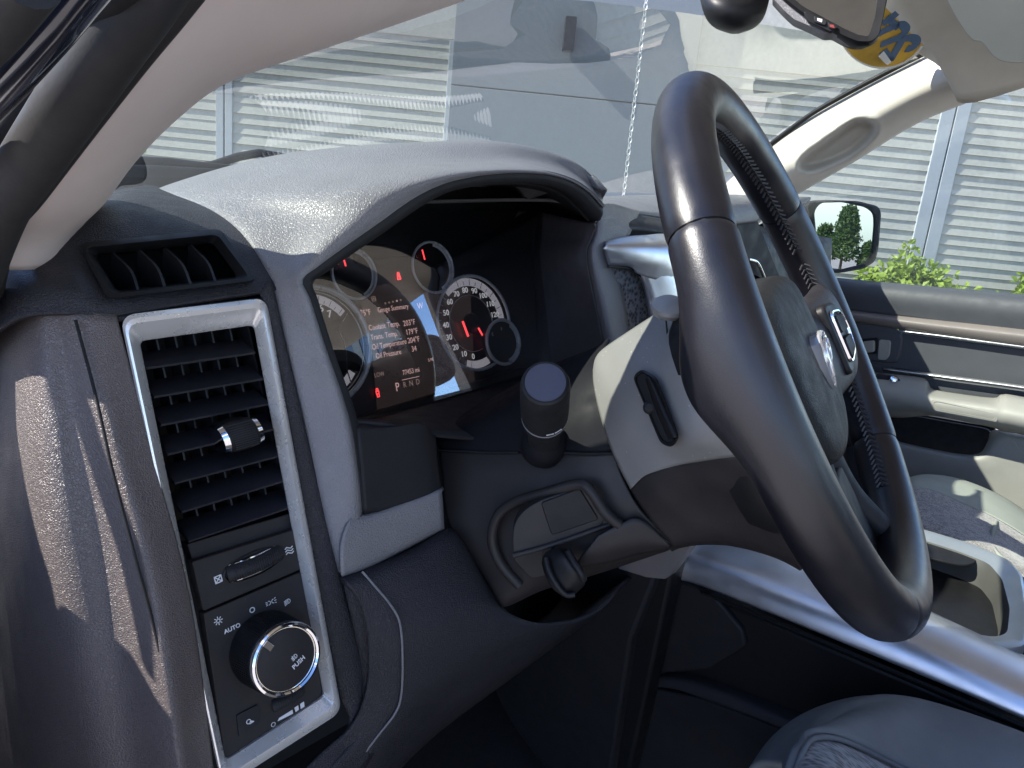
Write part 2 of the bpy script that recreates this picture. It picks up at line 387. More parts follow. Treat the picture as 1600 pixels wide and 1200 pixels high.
# nadir vanishing point (350,5100): down = RT*(-450)+UP*(-4500)+FW*1165
NB = (-(FW-UB*FW.dot(UB))).normalized(); RB = UB.cross(NB)
if RB.dot(RT) < 0: RB = -RB
DW = 8.0
WP = -NB*DW
plane('w', NB, WP)
def B(u, v, h=0): return WP+RB*u+UB*v+NB*h
def uv(px, py):
    p = V(px, py, 'w')-WP; return p.dot(RB), p.dot(UB)
G0 = UB*-1.7
def gp(a, b, h=0): return G0+RB*a-NB*b+UB*h
me = mesh([gp(-400, -400), gp(400, -400), gp(400, 400), gp(-400, 400)], [(0, 1, 2, 3)])
tag(link('ground', me, M_asph), kind='structure')
bd = empty('building', B(0, -1.7), 'pale lap sided building with a smooth blue grey bay seen through the windows', 'building')
vtop = uv(705, 66)[1]; vtop2 = uv(1200, 112)[1]
vt = (vtop+vtop2)/2
ul0 = -6.2; us1 = uv(352, 200)[0]; ub0 = uv(706, 140)[0]; ub1 = uv(1085, 100)[0]; us2 = uv(1462, 300)[0]; ur1 = us2+3.4
PITCH = .1
def board_mesh(w):
    vs = []
    for x in (0, w):
        vs += [RB*x+NB*.004, RB*x+NB*.024, RB*x+NB*.022+UB*.004, RB*x+NB*.006+UB*(PITCH*1.02), RB*x+UB*(PITCH*1.02)-NB*.004]
    fs = [(0, 1, 6, 5), (1, 2, 7, 6), (2, 3, 8, 7), (3, 4, 9, 8), (4, 3, 2, 1, 0), (5, 6, 7, 8, 9)]
    me = mesh(vs, fs); fixn(me); me.materials.append(M_siding); return me
tw = .085
cnt = 0
for (a, b) in ((ul0, us1-tw), (us1+tw, ub0-.05), (ub1+.02, us2-.14), (us2+.14, ur1)):
    bme = board_mesh(b-a)
    k = 0; v = -1.7
    while v < vt-.02:
        o = bpy.data.objects.new('siding_board', bme); COL.objects.link(o); o.parent = bd
        jit = random.uniform(-.004, .004)
        o.location = B(a, v, jit)-bd.location; v += PITCH; cnt += 1
def box_uv(name, u0, u1, v0, v1, h0, h1, mat, parent=bd, bv=.004):
    vs = [B(u, v, h) for h in (h0, h1) for u, v in ((u0, v0), (u1, v0), (u1, v1), (u0, v1))]
    me = mesh(vs, [(0, 1, 2, 3), (4, 5, 6, 7), (0, 1, 5, 4), (1, 2, 6, 5), (2, 3, 7, 6), (3, 0, 4, 7)]); fixn(me)
    o = link(name, me, mat, parent)
    if bv: bevel(o, bv, 1)
    return o
box_uv('wall', ul0, ur1, -1.7, 4.2, -.3, -.01, M_siding, bv=0)
for c, w in ((us1, tw), (us2, .14)):
    box_uv('trim_board', c-w, c-.008, -1.7, vt, -.005, .035, M_trimw)
    box_uv('trim_board', c+.008, c+w, -1.7, vt, -.005, .035, M_trimw)
box_uv('trim_board', ub0-.05, ub0-.002, -1.7, vt, -.005, .045, M_trimw)
box_uv('fascia_panel', ul0, ub0-.002, vt+.01, 4.2, -.005, .03, M_siding)
box_uv('fascia_panel', ub1+.002, ur1, vt+.01, 4.2, -.005, .03, M_siding)
vs_ = uv(900, 155)[1]
box_uv('bay_panel', ub0, ub1, vs_+.012, 4.2, -.005, .12, M_blue)
box_uv('bay_panel', ub0, ub1, -1.7, vs_, -.005, .12, M_blue)
# wall lamp
lu, lv = uv(888, 60)
wl = empty('wall_lamp', B(lu, lv, .12), 'small dark box wall lamp high on the blue grey bay', 'lamp')
box_uv('lamp_housing', lu-.055, lu+.055, lv-.15, lv+.15, .135, .26, M_blk2, wl, .008)
box_uv('back_plate', lu-.04, lu+.04, lv-.1, lv+.1, .122, .134, M_blk2, wl, .002)
box_uv('lamp_lens', lu-.04, lu+.04, lv-.158, lv-.151, .15, .245, M_pane, wl, 0)
# rain chain hanging from the eave
a_ = V(1017, -60, 'w', 1.1); b_ = V(968, 360, 'w', 1.1)
ch = empty('rain_chain', b_, 'thin pale metal rain chain hanging straight down before the bay', 'chain')
n_l = 46
lk = []
for i in range(10):
    t = i/10*2*math.pi
for i in range(n_l):
    p = a_.lerp(b_, i/(n_l-1)); d = (b_-a_).normalized(); s = RB if i % 2 else (RB*.5+NB*.86)
    hw, hl = .014, (b_-a_).length/n_l*.62
    loop = [p+s*math.cos(q*math.pi/4)*hw+d*math.sin(q*math.pi/4)*hl for q in range(8)]
    if i == 0 or i == 1:
        o = tube('chain_link', [q-p for q in loop], .0042, M_metal, None, n=5, closed=True); lk.append(o.data)
        o.parent = ch; o.location = p-b_
    else:
        o = bpy.data.objects.new('chain_link', lk[i % 2]); COL.objects.link(o); o.parent = ch; o.location = p-b_
# shrubs
def leafball(name, c, rx, ry, rz, n, size, mat, parent, ua=UB):
    vs = []; fs = []
    for i in range(n):
        while True:
            q = Vector((random.uniform(-1, 1), random.uniform(-1, 1), random.uniform(-1, 1)))
            if .35 < q.length < 1: break
        k = 1+.22*math.sin(q.x*7+c.x*3)*math.sin(q.z*6+q.y*5)
        p = c+RB*q.x*rx*k+NB*q.y*ry*k+ua*q.z*rz*k
        d = Vector((random.gauss(0, 1), random.gauss(0, 1), random.gauss(0, .8)+.5)).normalized()
        e = d.cross(Vector((random.gauss(0, 1), random.gauss(0, 1), random.gauss(0, 1)))).normalized()
        s = size*random.uniform(.6, 1.3); b = len(vs)
        w = d.cross(e)*s*.16
        vs += [p, p+d*s*.5+e*s*.32+w, p+d*s, p+d*s*.5-e*s*.32+w]; fs.append((b, b+1, b+2, b+3))
    me = mesh(vs, fs); return link(name, me, mat, parent)
for px, w, top, lab in ((1385, .62, 398, 'bright yellow green shrub just right of the door mirror'), (1590, .5, 424, 'bright yellow green shrub at the right edge behind the door sill')):
    u, v = uv(px, top+8); h = v+1.7
    sh = empty('shrub', B(u, -1.7, .55), lab, 'shrub', 'shrubs along the foot of the siding wall')
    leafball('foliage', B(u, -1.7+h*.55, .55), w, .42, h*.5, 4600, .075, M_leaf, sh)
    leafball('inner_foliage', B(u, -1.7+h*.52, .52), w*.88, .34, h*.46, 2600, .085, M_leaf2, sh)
    for k in range(5): tube('stem', [B(u, -1.7, .55), B(u+random.uniform(-.3, .3), -1.0, .55+random.uniform(-.2, .2))], .012, M_bark, sh, n=6)
for px, py in ((955, 327), (255, 247)):
    u, v = uv(px, py); h = v+1.7
    sh = empty('shrub', B(u, -1.7, .7), 'few leaf tips of a shrub showing just above the %s' % ('dashboard right of the instrument hood' if px > 500 else 'wiper at the far left'), 'shrub', 'shrubs along the foot of the siding wall')
    leafball('foliage', B(u, -1.7+h*.5, .7), .22, .2, h*.5, 900, .07, M_leaf, sh)

# ---------------------------------------------------------------- windscreen and pillars
OR = (0, 0, 0)
dash = empty('dashboard', (.45, .6, -.3), 'dark grained dashboard with grey instrument hood, tall silver framed vent and headlight switches', 'dashboard')
# windscreen: top edge (header) and bottom edge
wt = [Vector((.20, .345, .075)), Vector((.30, .45, .115)), Vector((.55, .51, .165)), Vector((.88, .54, .20)), Vector((1.2, .52, .215)), Vector((1.42, .50, .220)), Vector((1.545, .50, .215))]
wb = [Vector((.12, .72, -.035)), Vector((.3, .98, -.02)), Vector((.6, 1.06, -.015)), Vector((.88, 1.08, -.01)), Vector((1.2, 1.07, -.015)), Vector((1.48, 1.04, -.02)), Vector((1.64, .98, -.03))]
wm = [(a*.5+b*.5)+Vector((0, .02, .03)) for a, b in zip(wt, wb)]
o = loft('windscreen', [wt, wm, wb], M_shield, None, N=30, M=14, thick=0)
tag(o, 'large curved windscreen, faintly green with reflections of the dashboard', 'windscreen')
# driver's pillar trim
pl = empty('pillar_trim', V(70, 355, 'x', .12), 'pinkish beige fabric covered windscreen pillar trim sweeping up at the upper left', 'pillar trim')
Lf = [(2, 420, .100), (15, 372, .102), (60, 320, .106), (130, 222, .115), (220, 108, .13), (262, 55, .138), (310, -5, .147), (370, -40, .158), (470, -60, .18), (590, -60, .23), (700, -60, .32)]
Rg = [(122, 400, .175), (133, 347, .18), (170, 305, .182), (212, 246, .188), (270, 189, .2), (350, 131, .218), (480, 85, .255), (600, 45, .31), (730, 0, .42), (780, -16, .47)]
Lp = [V(x, y, 'x', d) for x, y, d in Lf]; Rp = [V(x, y, 'x', d) for x, y, d in Rg]
m1 = [a*.66+b*.34+Vector((.004, -.020, -.002)) for a, b in zip(Lp, Rp)]
m2 = [a*.3+b*.7+Vector((0, -.020, -.004)) for a, b in zip(Lp, Rp)]
rb = [b+Vector((.012, .03, .012)) for b in Rp]; lb = [a+Vector((-.01, .03, .01)) for a in Lp]
loft('trim_cover', [lb, Lp, m1, m2, Rp, rb], M_pillar, pl, N=50, M=26, thick=.004)
# foot of the trim
# door weatherstrip and outer pillar
ws = empty('door_weatherstrip', V(60, 240, 'x', .07), 'thick black rubber door seal running up the left edge beside the beige trim', 'door seal')
sd = [(-60, 520, .085, .0135), (-38, 440, .086, .0135), (0, 330, .090, .0135), (40, 265, .094, .0135), (105, 168, .101, .0135), (172, 70, .110, .0135), (222, 0, .118, .0135), (290, -100, .13, .0135)]
tube('seal_bulb', [V(x, y, 'x', d) for x, y, d, r in sd], .0125, M_seal, ws, n=20, N=50)
sd = [(-40, 560, .097), (-12, 460, .098), (8, 366, .100), (52, 305, .104), (125, 205, .111), (208, 96, .122), (268, 22, .130), (340, -70, .14)]
tube('seal_lip', [V(x, y, 'x', d) for x, y, d in sd], .0058, M_seal, ws, n=14, N=50)
bp_ = empty('body_pillar', V(20, 100, 'x', .06), 'glossy dark painted outer windscreen pillar at the top left corner', 'body pillar')
sd = [(-160, 330, .066), (-60, 205, .070), (10, 125, .074), (75, 48, .079), (125, -15, .084), (190, -95, .09)]
tube('painted_pillar', [V(x, y, 'x', d) for x, y, d in sd], .0075, M_paint, bp_, n=20, N=40)
sd = [(-190, 260, .05), (-90, 120, .054), (-20, 40, .058), (40, -40, .062)]
tube('outer_flange', [V(x, y, 'x', d) for x, y, d in sd], .009, M_seal, bp_, n=14, N=30)
sd = [(-120, 400, .085), (-30, 255, .090), (30, 175, .094), (100, 85, .10), (165, 5, .106), (220, -60, .112)]
tube('gap_channel', [V(x, y, 'x', d) for x, y, d in sd], .0075, M_deep, bp_, n=10, N=30)
# header / headliner along the top, right part visible
hl = empty('headliner', (.9, .3, .3), 'beige cloth headliner edge above the windscreen, right of the sticker', 'headliner')
he = [(1180, -120), (1262, -18), (1300, 14), (1345, 48), (1395, 70), (1458, 82)]
hx = [(1, 1.12), (1, 1.22), (1, 1.28), (1, 1.34), (1, 1.40), (1, 1.47)]
h0 = [V(x, y, 'x', hx[i][1]) for i, (x, y) in enumerate(he)]
h1 = [V(x, y, 'x', d) for x, y, d in ((1400, -200, 1.1), (1430, -90, 1.2), (1450, -30, 1.26), (1468, 30, 1.34), (1480, 80, 1.40), (1508, 162, 1.47))]
h2 = [V(x, y, 'x', d) for x, y, d in ((1640, -200, 1.1), (1650, -110, 1.2), (1650, -40, 1.3), (1655, 20, 1.38), (1660, 70, 1.44), (1660, 118, 1.5))]
hb = [p+Vector((0, .03, .02)) for p in h0]
loft('headliner_edge', [hb, h0, [(a+b)/2+Vector((0, -.01, -.006)) for a, b in zip(h0, h1)], h1, h2], M_pillar2, hl, N=24, M=20, thick=.004)
# roof skin overhead (out of frame, shades the cabin)
rf = [[Vector((.62, .40, .37)), Vector((.9, .46, .37)), Vector((1.46, .44, .34))], [Vector((.34, .1, .41)), Vector((.9, .1, .43)), Vector((1.6, .1, .33))], [Vector((.18, -.7, .41)), Vector((.9, -.7, .43)), Vector((1.6, -.7, .33))], [Vector((.18, -1.5, .40)), Vector((.9, -1.5, .42)), Vector((1.6, -1.5, .33))]]
loft('roof_lining', rf, M_pillar2, hl, N=16, M=14, thick=.02)

# passenger pillar
pp = empty('pillar_trim', V(1330, 220, 'x', 1.5), 'sunlit cream far pillar trim with an oval grab handle recess', 'pillar trim')
wtE = [(1085, 330), (1150, 272), (1212, 216), (1262, 184), (1320, 151), (1380, 119), (1430, 95), (1458, 82)]
wiE = [(1118, 405), (1165, 366), (1225, 318), (1272, 289), (1340, 250), (1400, 212), (1450, 185), (1508, 162)]
N_, K_ = 90, 34
a3 = cr([Vector((x, y, 0)) for x, y in wtE], N_); b3 = cr([Vector((x, y, 0)) for x, y in wiE], N_)
rows = []
rc = [(1252, 243), (1290, 214), (1332, 186), (1356, 184), (1371, 194), (1368, 214), (1338, 243), (1300, 262), (1264, 272), (1246, 262)]
rcen = (1309, 229)
def inside(px, py):
    # signed closeness to the recess outline (approximate distance in pixels, negative outside)
    best = 1e9; ins = False; m = len(rcs)
    for i in range(m):
        x1, y1 = rcs[i]; x2, y2 = rcs[(i+1) % m]
        dx, dy = x2-x1, y2-y1; t = max(0, min(1, ((px-x1)*dx+(py-y1)*dy)/(dx*dx+dy*dy)))
        best = min(best, math.hypot(px-x1-t*dx, py-y1-t*dy))
        if (y1 > py) != (y2 > py) and px < (x2-x1)*(py-y1)/(y2-y1)+x1: ins = not ins
    return best if ins else -best
rcs = [(p.x, p.y) for p in cr([Vector((x, y, 0)) for x, y in rc], 40, True)]
for k in range(K_):
    t = k/(K_-1); r = []
    for i in range(N_):
        px = a3[i].x*(1-t)+b3[i].x*t; py = a3[i].y*(1-t)+b3[i].y*t
        X = 1.50+.06*(2*t-1)**2*(.7 if t < .5 else 1.5)
        d = inside(px, py)
        if d > 0: s = min(1, d/17); X += .050*s*s*(3-2*s)
        elif d > -9: X -= .004*(1+d/9)
        r.append(V(px, py, 'x', X))
    rows.append(r)
vs = [v for r in rows for v in r]; fs = [(i*N_+j, i*N_+j+1, (i+1)*N_+j+1, (i+1)*N_+j) for i in range(K_-1) for j in range(N_-1)]
me = mesh(vs, fs)
if sum(p.normal.dot(-p.center) for p in me.polygons) < 0: me.flip_normals()
solid(link('trim_cover', me, M_beige, pp, True), .004)
tube('windscreen_seal', pts([(1195, 232), (1262, 182), (1320, 148), (1380, 116), (1425, 92), (1452, 74), (1450, 62), (1436, 52)], 'x', 1.53), .005, M_black, pp, n=8, N=40)
# black frit corner
slab('frit_corner', rpoly(pts([(1376, 119), (1425, 97), (1456, 82), (1456, 66), (1436, 52), (1448, 70), (1420, 86), (1398, 100)], 'x', 1.545), .004, 3), M_black, pp, .002, 0)
# sun visor
vz = empty('sun_visor', V(1560, 50, 'x', 1.15), 'folded olive beige sun visor in the top right corner', 'sun visor')
slab('visor_panel', rpoly([V(x, y, 'x', d) for x, y, d in ((1462, -40, 1.16), (1488, 20, 1.19), (1518, 66, 1.22), (1534, 64, 1.22), (1552, 92, 1.24), (1575, 100, 1.25), (1660, 96, 1.27), (1720, -40, 1.2))], .02, 5), M_visor, vz, .022, .007, None, 3)

# ---------------------------------------------------------------- rear view mirror and sensor cover
rv = empty('rearview_mirror', V(1300, 0, 'd', .8), 'black framed rear view mirror with two small buttons at the top right', 'mirror')
dM = .80
plane('m', FW*-1+RT*-.35+UP*-.05, ray(1330, 20)*dM)
fo = pts([(1165, -60), (1222, -4), (1250, 18), (1262, 25), (1320, 58), (1340, 66), (1362, 66), (1374, 56), (1380, 30), (1390, -20), (1380, -90), (1200, -120)], 'm')
fi = pts([(1182, -64), (1232, -10), (1252, 8), (1266, 16), (1318, 44), (1340, 54), (1356, 57), (1360, 50), (1367, 26), (1374, -20), (1366, -80), (1210, -108)], 'm')
nM = PL['m'][0]
ro = rpoly(fo, .004, 3); ri = rpoly(fi, .003, 3)
ring('housing', [[p-nM*.035+(sum(fo, Vector())/len(fo)-p)*.12 for p in ro], [p-nM*.012 for p in ro], ro, [p+nM*.001 for p in [a*.9+b*.1 for a, b in zip(ro, ri)]], [p-nM*.000 for p in ri], [p-nM*.003 for p in ri]], M_black, rv)
slab('mirror_glass', [p-nM*.0025 for p in ri], M_mirror, rv, .001, 0)
bq = pts([(1240, 2), (1262, 22), (1268, 36), (1288, 42), (1296, 53), (1308, 47), (1316, 44), (1262, 14)], 'm', .002)
gq = pts([(1205, -6), (1225, 16), (1240, 30), (1268, 42), (1290, 53), (1300, 51), (1318, 60), (1346, 66), (1300, 36), (1240, 4)], 'm', -.006)
slab('lower_shell', rpoly(gq, .003, 2), M_hood, rv, .02, .003)
slab('button_strip', rpoly(pts([(1255, 18), (1263, 34), (1298, 50), (1306, 46), (1312, 43), (1284, 28), (1262, 17)], 'm', .0025), .002, 2), M_black, rv, .006, .001)
slab('button', rpoly(pts([(1272, 24), (1272, 34), (1290, 40), (1292, 32)], 'm', .0045), .002, 2), M_blk2, rv, .002, .0006)
slab('button', rpoly(pts([(1293, 34), (1294, 43), (1303, 46), (1309, 42)], 'm', .0045), .002, 2), M_blk2, rv, .002, .0006)
slab('button_mark', pts([(1277, 28), (1277, 32), (1284, 35), (1285, 30)], 'm', .005), M_white, rv, .0003, 0)
slab('button_mark', pts([(1296, 38), (1297, 42), (1304, 44), (1303, 39)], 'm', .005), mk('red_mark', (.25, .03, .03), .5), rv, .0003, 0)
sc = empty('sensor_cover', V(1150, 20, 'd', .86), 'rounded black sensor cover hanging at the top edge beside the rear view mirror', 'cover')
rws = []
for dy, sx, dd in ((-60, 60, .90), (-20, 54, .86), (5, 50, .845), (28, 42, .85), (42, 28, .865), (50, 6, .89)):
    r = []
    for q in range(20):
        a = 2*math.pi*q/20
        r.append(V(1148+math.cos(a)*sx, dy+math.sin(a)*0+(-6 if math.cos(a) > 0 else 0)*0, 'd', dd+.035*math.sin(a)))
    rws.append(r)
loft('cover_shell', rws, M_black, sc, N=28, M=16, closed=True, thick=.002)

# sticker on the windscreen (read from behind)
plane('s', (-.35, -.6, -.75), V(1400, 70, 'x', 1.33))
st = empty('windscreen_sticker', V(1390, 60, 's'), 'yellow oval dealer sticker with blue mirrored year digits behind the mirror', 'sticker')
oc = Vector((1376, 36, 0)); 
def ell(cx, cy, a, b, rot, n=40): 
    c, s = math.cos(rot), math.sin(rot)
    return [(cx+a*math.cos(t)*c-b*math.sin(t)*s, cy+a*math.cos(t)*s+b*math.sin(t)*c) for t in [2*math.pi*i/n for i in range(n)]]
def clipx(L): return [(min(x, 1300+(max(y, -40)+10)*0+ (x-1300)), y) for x, y in L]
def below(L):
    # cut the oval along the headliner edge
    out = []
    for x, y in L:
        lim = 14+(x-1386)*1.0
        out.append((x, max(y, lim-0)) if x > 1370 else (x, y))
    return out
base = below(ell(1380, 32, 74, 76, .25)); base2 = below(ell(1380, 32, 71, 73, .25))
slab('decal_edge', pts(base, 's', -.0006), M_stickw, st, .0004, 0)
slab('decal_face', pts(base2, 's'), M_sticker, st, .0004, 0)
sxx = (V(1400, 60, 's')-V(1390, 60, 's')).normalized(); syy = PL['s'][0].cross(sxx)
def gl(name, L, w):
    P3 = cr([V(x, y, 's', .0012) for x, y in L], 24); c = P3[0]; nn = PL['s'][0]; vs = []; fs = []
    for i, p in enumerate(P3):
        t = (P3[min(i+1, 23)]-P3[max(i-1, 0)]).normalized(); q = t.cross(nn)*w; vs += [p+q, p-q]
    fs = [(2*i, 2*i+1, 2*i+3, 2*i+2) for i in range(23)]
    return link(name, mesh(vs, fs), M_stickb, st)
gl('digit_two', [(1416, 76), (1425, 75), (1432, 68), (1430, 61), (1420, 59), (1410, 63), (1403, 74), (1396, 86), (1390, 96)], .0068)
gl('digit_two', [(1392, 96), (1386, 88), (1380, 79)], .0062)
slab('digit_foot', pts([(1372, 88), (1381, 80), (1393, 97), (1386, 102)], 's', .0014), M_stickw, st, .0004, 0)
gl('digit_zero', [(1376, 70), (1394, 63), (1409, 56), (1416, 46), (1408, 38), (1396, 42), (1380, 49), (1370, 55)], .0064)
gl('digit_one', [(1379, 38), (1388, 31), (1396, 25), (1402, 20)], .0068)
gl('digit_four', [(1384, 28), (1396, 36), (1404, 44)], .005)
# ---------------------------------------------------------------- dashboard
cap_rows = [
 pd([(-60, 560, .60), (20, 500, .53), (110, 490, .508), (180, 492, .502), (300, 471, .5), (432, 452, .5)]),
 pd([(-60, 500, .62), (18, 450, .54), (108, 445, .515), (167, 466, .508), (285, 453, .508), (426, 438, .505)]),
 pd([(-60, 470, .65), (15, 410, .57), (92, 402, .545), (150, 425, .53), (270, 415, .53), (418, 418, .515)]),
 pd([(-60, 440, .67), (14, 385, .59), (76, 374, .57), (124, 381, .555), (250, 362, .555), (398, 384, .535)]),
 pd([(-60, 415, .69), (20, 362, .62), (80, 348, .61), (140, 336, .60), (220, 322, .60), (360, 347, .575)]),
 pd([(-60, 380, .72), (50, 335, .68), (110, 320, .68), (166, 305, .68), (226, 297, .68), (318, 321, .625)]),
 pd([(-60, 350, .80), (80, 312, .80), (130, 306, .80), (180, 297, .80), (236, 290, .80), (272, 304, .70)]),
 pd([(0, 345, .95), (100, 306, .95), (150, 302, .95), (190, 296, .95), (240, 292, .95), (285, 300, .85)]),
]
# cap is cut by the vent: build it as a grid and drop the faces behind the vent opening
o = loft('dash_cap', cap_rows, M_dash, dash, N=130, M=110, thick=0)
bm = bmesh.new(); bm.from_mesh(o.data)
def proj(p):
    z = p.dot(FW); return 800+FPX*p.dot(RT)/z, 600-FPX*p.dot(UP)/z
def inpoly(px, py, Q):
    ins = False; m = len(Q)
    for i in range(m):
        x1, y1 = Q[i]; x2, y2 = Q[(i+1) % m]
        if (y1 > py) != (y2 > py) and px < (x2-x1)*(py-y1)/(y2-y1)+x1: ins = not ins
    return ins
vout = [(130, 386), (340, 365), (390, 437), (172, 460)]
kill = [f for f in bm.faces if inpoly(*proj(f.calc_center_median()), vout)]
bmesh.ops.delete(bm, geom=kill, context='FACES'); bm.to_mesh(o.data); bm.free(); solid(o, .004)

# top vent
plane('v', (V(398, 384, 'y', .535)-V(124, 381, 'y', .555)).cross(V(167, 466, 'y', .508)-V(124, 381, 'y', .555)), V(124, 381, 'y', .555))
if PL['v'][0].dot(-V(260, 410, 'y', .53)) < 0: PL['v'] = (-PL['v'][0], PL['v'][1])
nv = PL['v'][0]
Q0 = [(122, 380), (344, 357), (400, 438), (168, 467)]
Q1 = [(131, 387), (340, 366), (391, 434), (174, 460)]
Q2 = [(147, 397), (332, 378), (372, 434), (182, 457)]
def qp(Q, off, r): return rpoly([V(x, y, 'v', off) for x, y in Q], r, 5)
vf = ring('defogger_vent_frame', [qp(Q0, -.006, .006), qp(Q0, .003, .006), qp(Q1, .0035, .006), qp(Q2, -.004, .005), qp([(150, 400), (330, 382), (368, 431), (184, 453)], -.035, .004)], M_black, dash)
slab('vent_back', [V(x, y, 'v', -.036) for x, y in [(140, 380), (345, 362), (400, 440), (178, 470)]], M_deep, vf, .002, 0)
for (tx, ty), (bx, by) in (((176, 394), (216, 453)), ((217, 389), (258, 449)), ((257, 385), (298, 444)), ((297, 381), (337, 440))):
    a = V(tx, ty, 'v', -.008); b = V(bx, by, 'v', -.006); mid = (a+b)/2+(b-a).cross(nv).normalized()*-.0035
    c = cr([a, mid, b], 10)
    vs = []; 
    sd = (b-a).cross(nv).normalized()*.0009
    for p in c: vs += [p+sd, p-sd, p-sd-nv*.024, p+sd-nv*.024]
    fs = [(4*i+j, 4*i+(j+1) % 4, 4*i+4+(j+1) % 4, 4*i+4+j) for i in range(9) for j in range(4)]+[(0, 1, 2, 3), (36, 39, 38, 37)]
    me = mesh(vs, fs); fixn(me); link('fin', me, M_dash2, vf); autosm(me, 40)

# end panel left of the tall vent: ridge seam, side face
ep = [
 [V(x, y, 'y', d) for x, y, d in ((-150, 480, .85), (-150, 700, .85), (-140, 950, .85), (-120, 1300, .85))],
 [V(x, y, 'y', d) for x, y, d in ((-40, 480, .66), (-40, 700, .64), (-20, 950, .60), (20, 1300, .56))],
 [V(x, y, 'y', d) for x, y, d in ((45, 478, .545), (55, 700, .52), (90, 950, .50), (150, 1300, .475))],
 [V(x, y, 'y', d) for x, y, d in ((88, 480, .522), (125, 700, .50), (175, 950, .478), (225, 1300, .45))],
 [V(x, y, 'y', d) for x, y, d in ((112, 482, .512), (165, 700, .482), (226, 950, .455), (280, 1300, .425))],
 [V(x, y, 'y', d) for x, y, d in ((128, 486, .507), (184, 700, .476), (248, 950, .448), (300, 1300, .42))],
 [V(x, y, 'y', d) for x, y, d in ((155, 489, .503), (212, 700, .478), (282, 950, .452), (325, 1300, .428))],
 [V(x, y, 'y', d) for x, y, d in ((182, 492, .502), (236, 700, .480), (300, 950, .456), (346, 1300, .43))],
]
loft('end_panel', ep, M_end, dash, N=40, M=46, thick=.004)
# seam along the ridge
tube('panel_seam', [V(x, y, 'y', d-.0012) for x, y, d in ((118, 500, .505), (150, 620, .487), (177, 740, .472), (214, 880, .458), (250, 1020, .446), (285, 1210, .432))], .0010, M_deep, dash, n=6, N=30)

# silver frame round the tall vent
fr_o = [(187, 493), (416, 465), (534, 1112), (347, 1232)]
fr_i = [(218, 533), (396, 508), (505, 1086), (352, 1186)]
def fq(Q, off, r, seg=6): return rpoly([V(x, y, 'f', off) for x, y in Q], r, seg)
def mixq(A, B_, t): return [(a[0]*(1-t)+b[0]*t, a[1]*(1-t)+b[1]*t) for a, b in zip(A, B_)]
vb = ring('vent_bezel', [fq(fr_o, -.006, .010), fq(fr_o, .0015, .010), fq(mixq(fr_o, fr_i, .16), .0042, .009), fq(mixq(fr_o, fr_i, .34), .0048, .008), fq(mixq(fr_o, fr_i, .92), -.0035, .005), fq(fr_i, -.006, .004), fq(fr_i, -.016, .004)], M_chrome, dash, ang=28)
# vent box interior
def fbox(name, Q, o0, o1, mat, parent):
    return ring(name, [fq(Q, o0, .002, 2), fq(Q, o1, .002, 2)], mat, parent)
VQ = [(216, 530), (398, 506), (468, 832), (300, 885)]
fbox('duct_walls', VQ, -.006, -.062, M_slat, vb)
slab('duct_back', [V(x, y, 'f', -.062) for x, y in [(200, 500), (440, 480), (520, 850), (320, 920)]], M_deep, vb, .002, 0)
slat_edges = [((229, 574), (399, 550)), ((241, 619), (411, 591)), ((252, 663), (421, 630)), ((262, 709), (431, 669)), ((273, 754), (442, 710)), ((284, 799), (452, 748)), ((295, 845), (462, 789))]
nf_ = PL['f'][0]
for k, (l, r) in enumerate(slat_edges):
    a = V(*l, 'f', -.007); b = V(*r, 'f', -.007)
    up = Vector((0, .2, 1)).normalized(); dp = -nf_
    sec = [(0, 0), (.0006, -.0014), (.0035, -.0016), (.022, .0075), (.024, .010), (.020, .0105), (.004, .0022)]
    a2 = a+(b-a)*.0; b2 = b-(b-a)*.0
    vs = [q+dp*s+up*h for q in (a2, b2) for s, h in sec]; m = len(sec)
    fs = [tuple(range(m)), tuple(range(2*m-1, m-1, -1))]+[(i, (i+1) % m, (i+1) % m+m, i+m) for i in range(m)]
    me = mesh(vs, fs); fixn(me); o = link('slat', me, M_slat, vb); autosm(me, 40)
for k in range(6):   # vertical vanes behind the slats
    t = (k+.7)/6.4
    a = V(216+182*t, 530-24*t, 'f', -.036); b = V(300+168*t, 885-53*t, 'f', -.036)
    bar('vane', a, b, .0012, .020, M_slat, vb, (1, 0, 0))
# slat adjuster
plane('f2', nf_, PL['f'][1]+nf_*.004)
tb = [V(x, y, 'f', 0) for x, y in ((338, 668), (390, 654), (404, 690), (352, 705))]
c_ = sum(tb, Vector())/4
ax = (tb[1]-tb[0]).normalized()
ay = (tb[0]-tb[3]).normalized()
prof = []
for i in range(15):
    a = math.pi*(i/14)-math.pi*.1; prof.append((math.cos(a)*.0115, math.sin(a)*.010))
prof = [(x, max(z, -.002)) for x, z in prof]+[(-.0115, -.014), (.0115, -.014)]
vs = []; L_ = .0105
for s in (-L_, -L_*.55, 0, L_*.55, L_):
    k = 1-.08*(s/L_)**2
    for x, z in prof: vs.append(c_+ax*s+ay*x*k+nf_*(z*k+.002))
m = len(prof); fs = [(i*m+j, i*m+(j+1) % m, (i+1)*m+(j+1) % m, (i+1)*m+j) for i in range(4) for j in range(m)]+[tuple(range(m)), tuple(range(4*m, 5*m))]
me = mesh(vs, fs); fixn(me); tabm = link('vent_slider', me, M_black, dash); autosm(me, 40)
for s in (-1, 1):
    e = []
    for q, kk in ((L_*1.0, .92), (L_*1.35, .8)):
        e.append([c_+ax*s*q+ay*x*kk+nf_*(z*kk+.002) for x, z in prof])
    ring('slider_cheek', e+[[c_+ax*s*L_*1.36+nf_*.0]*m], M_bright, tabm)
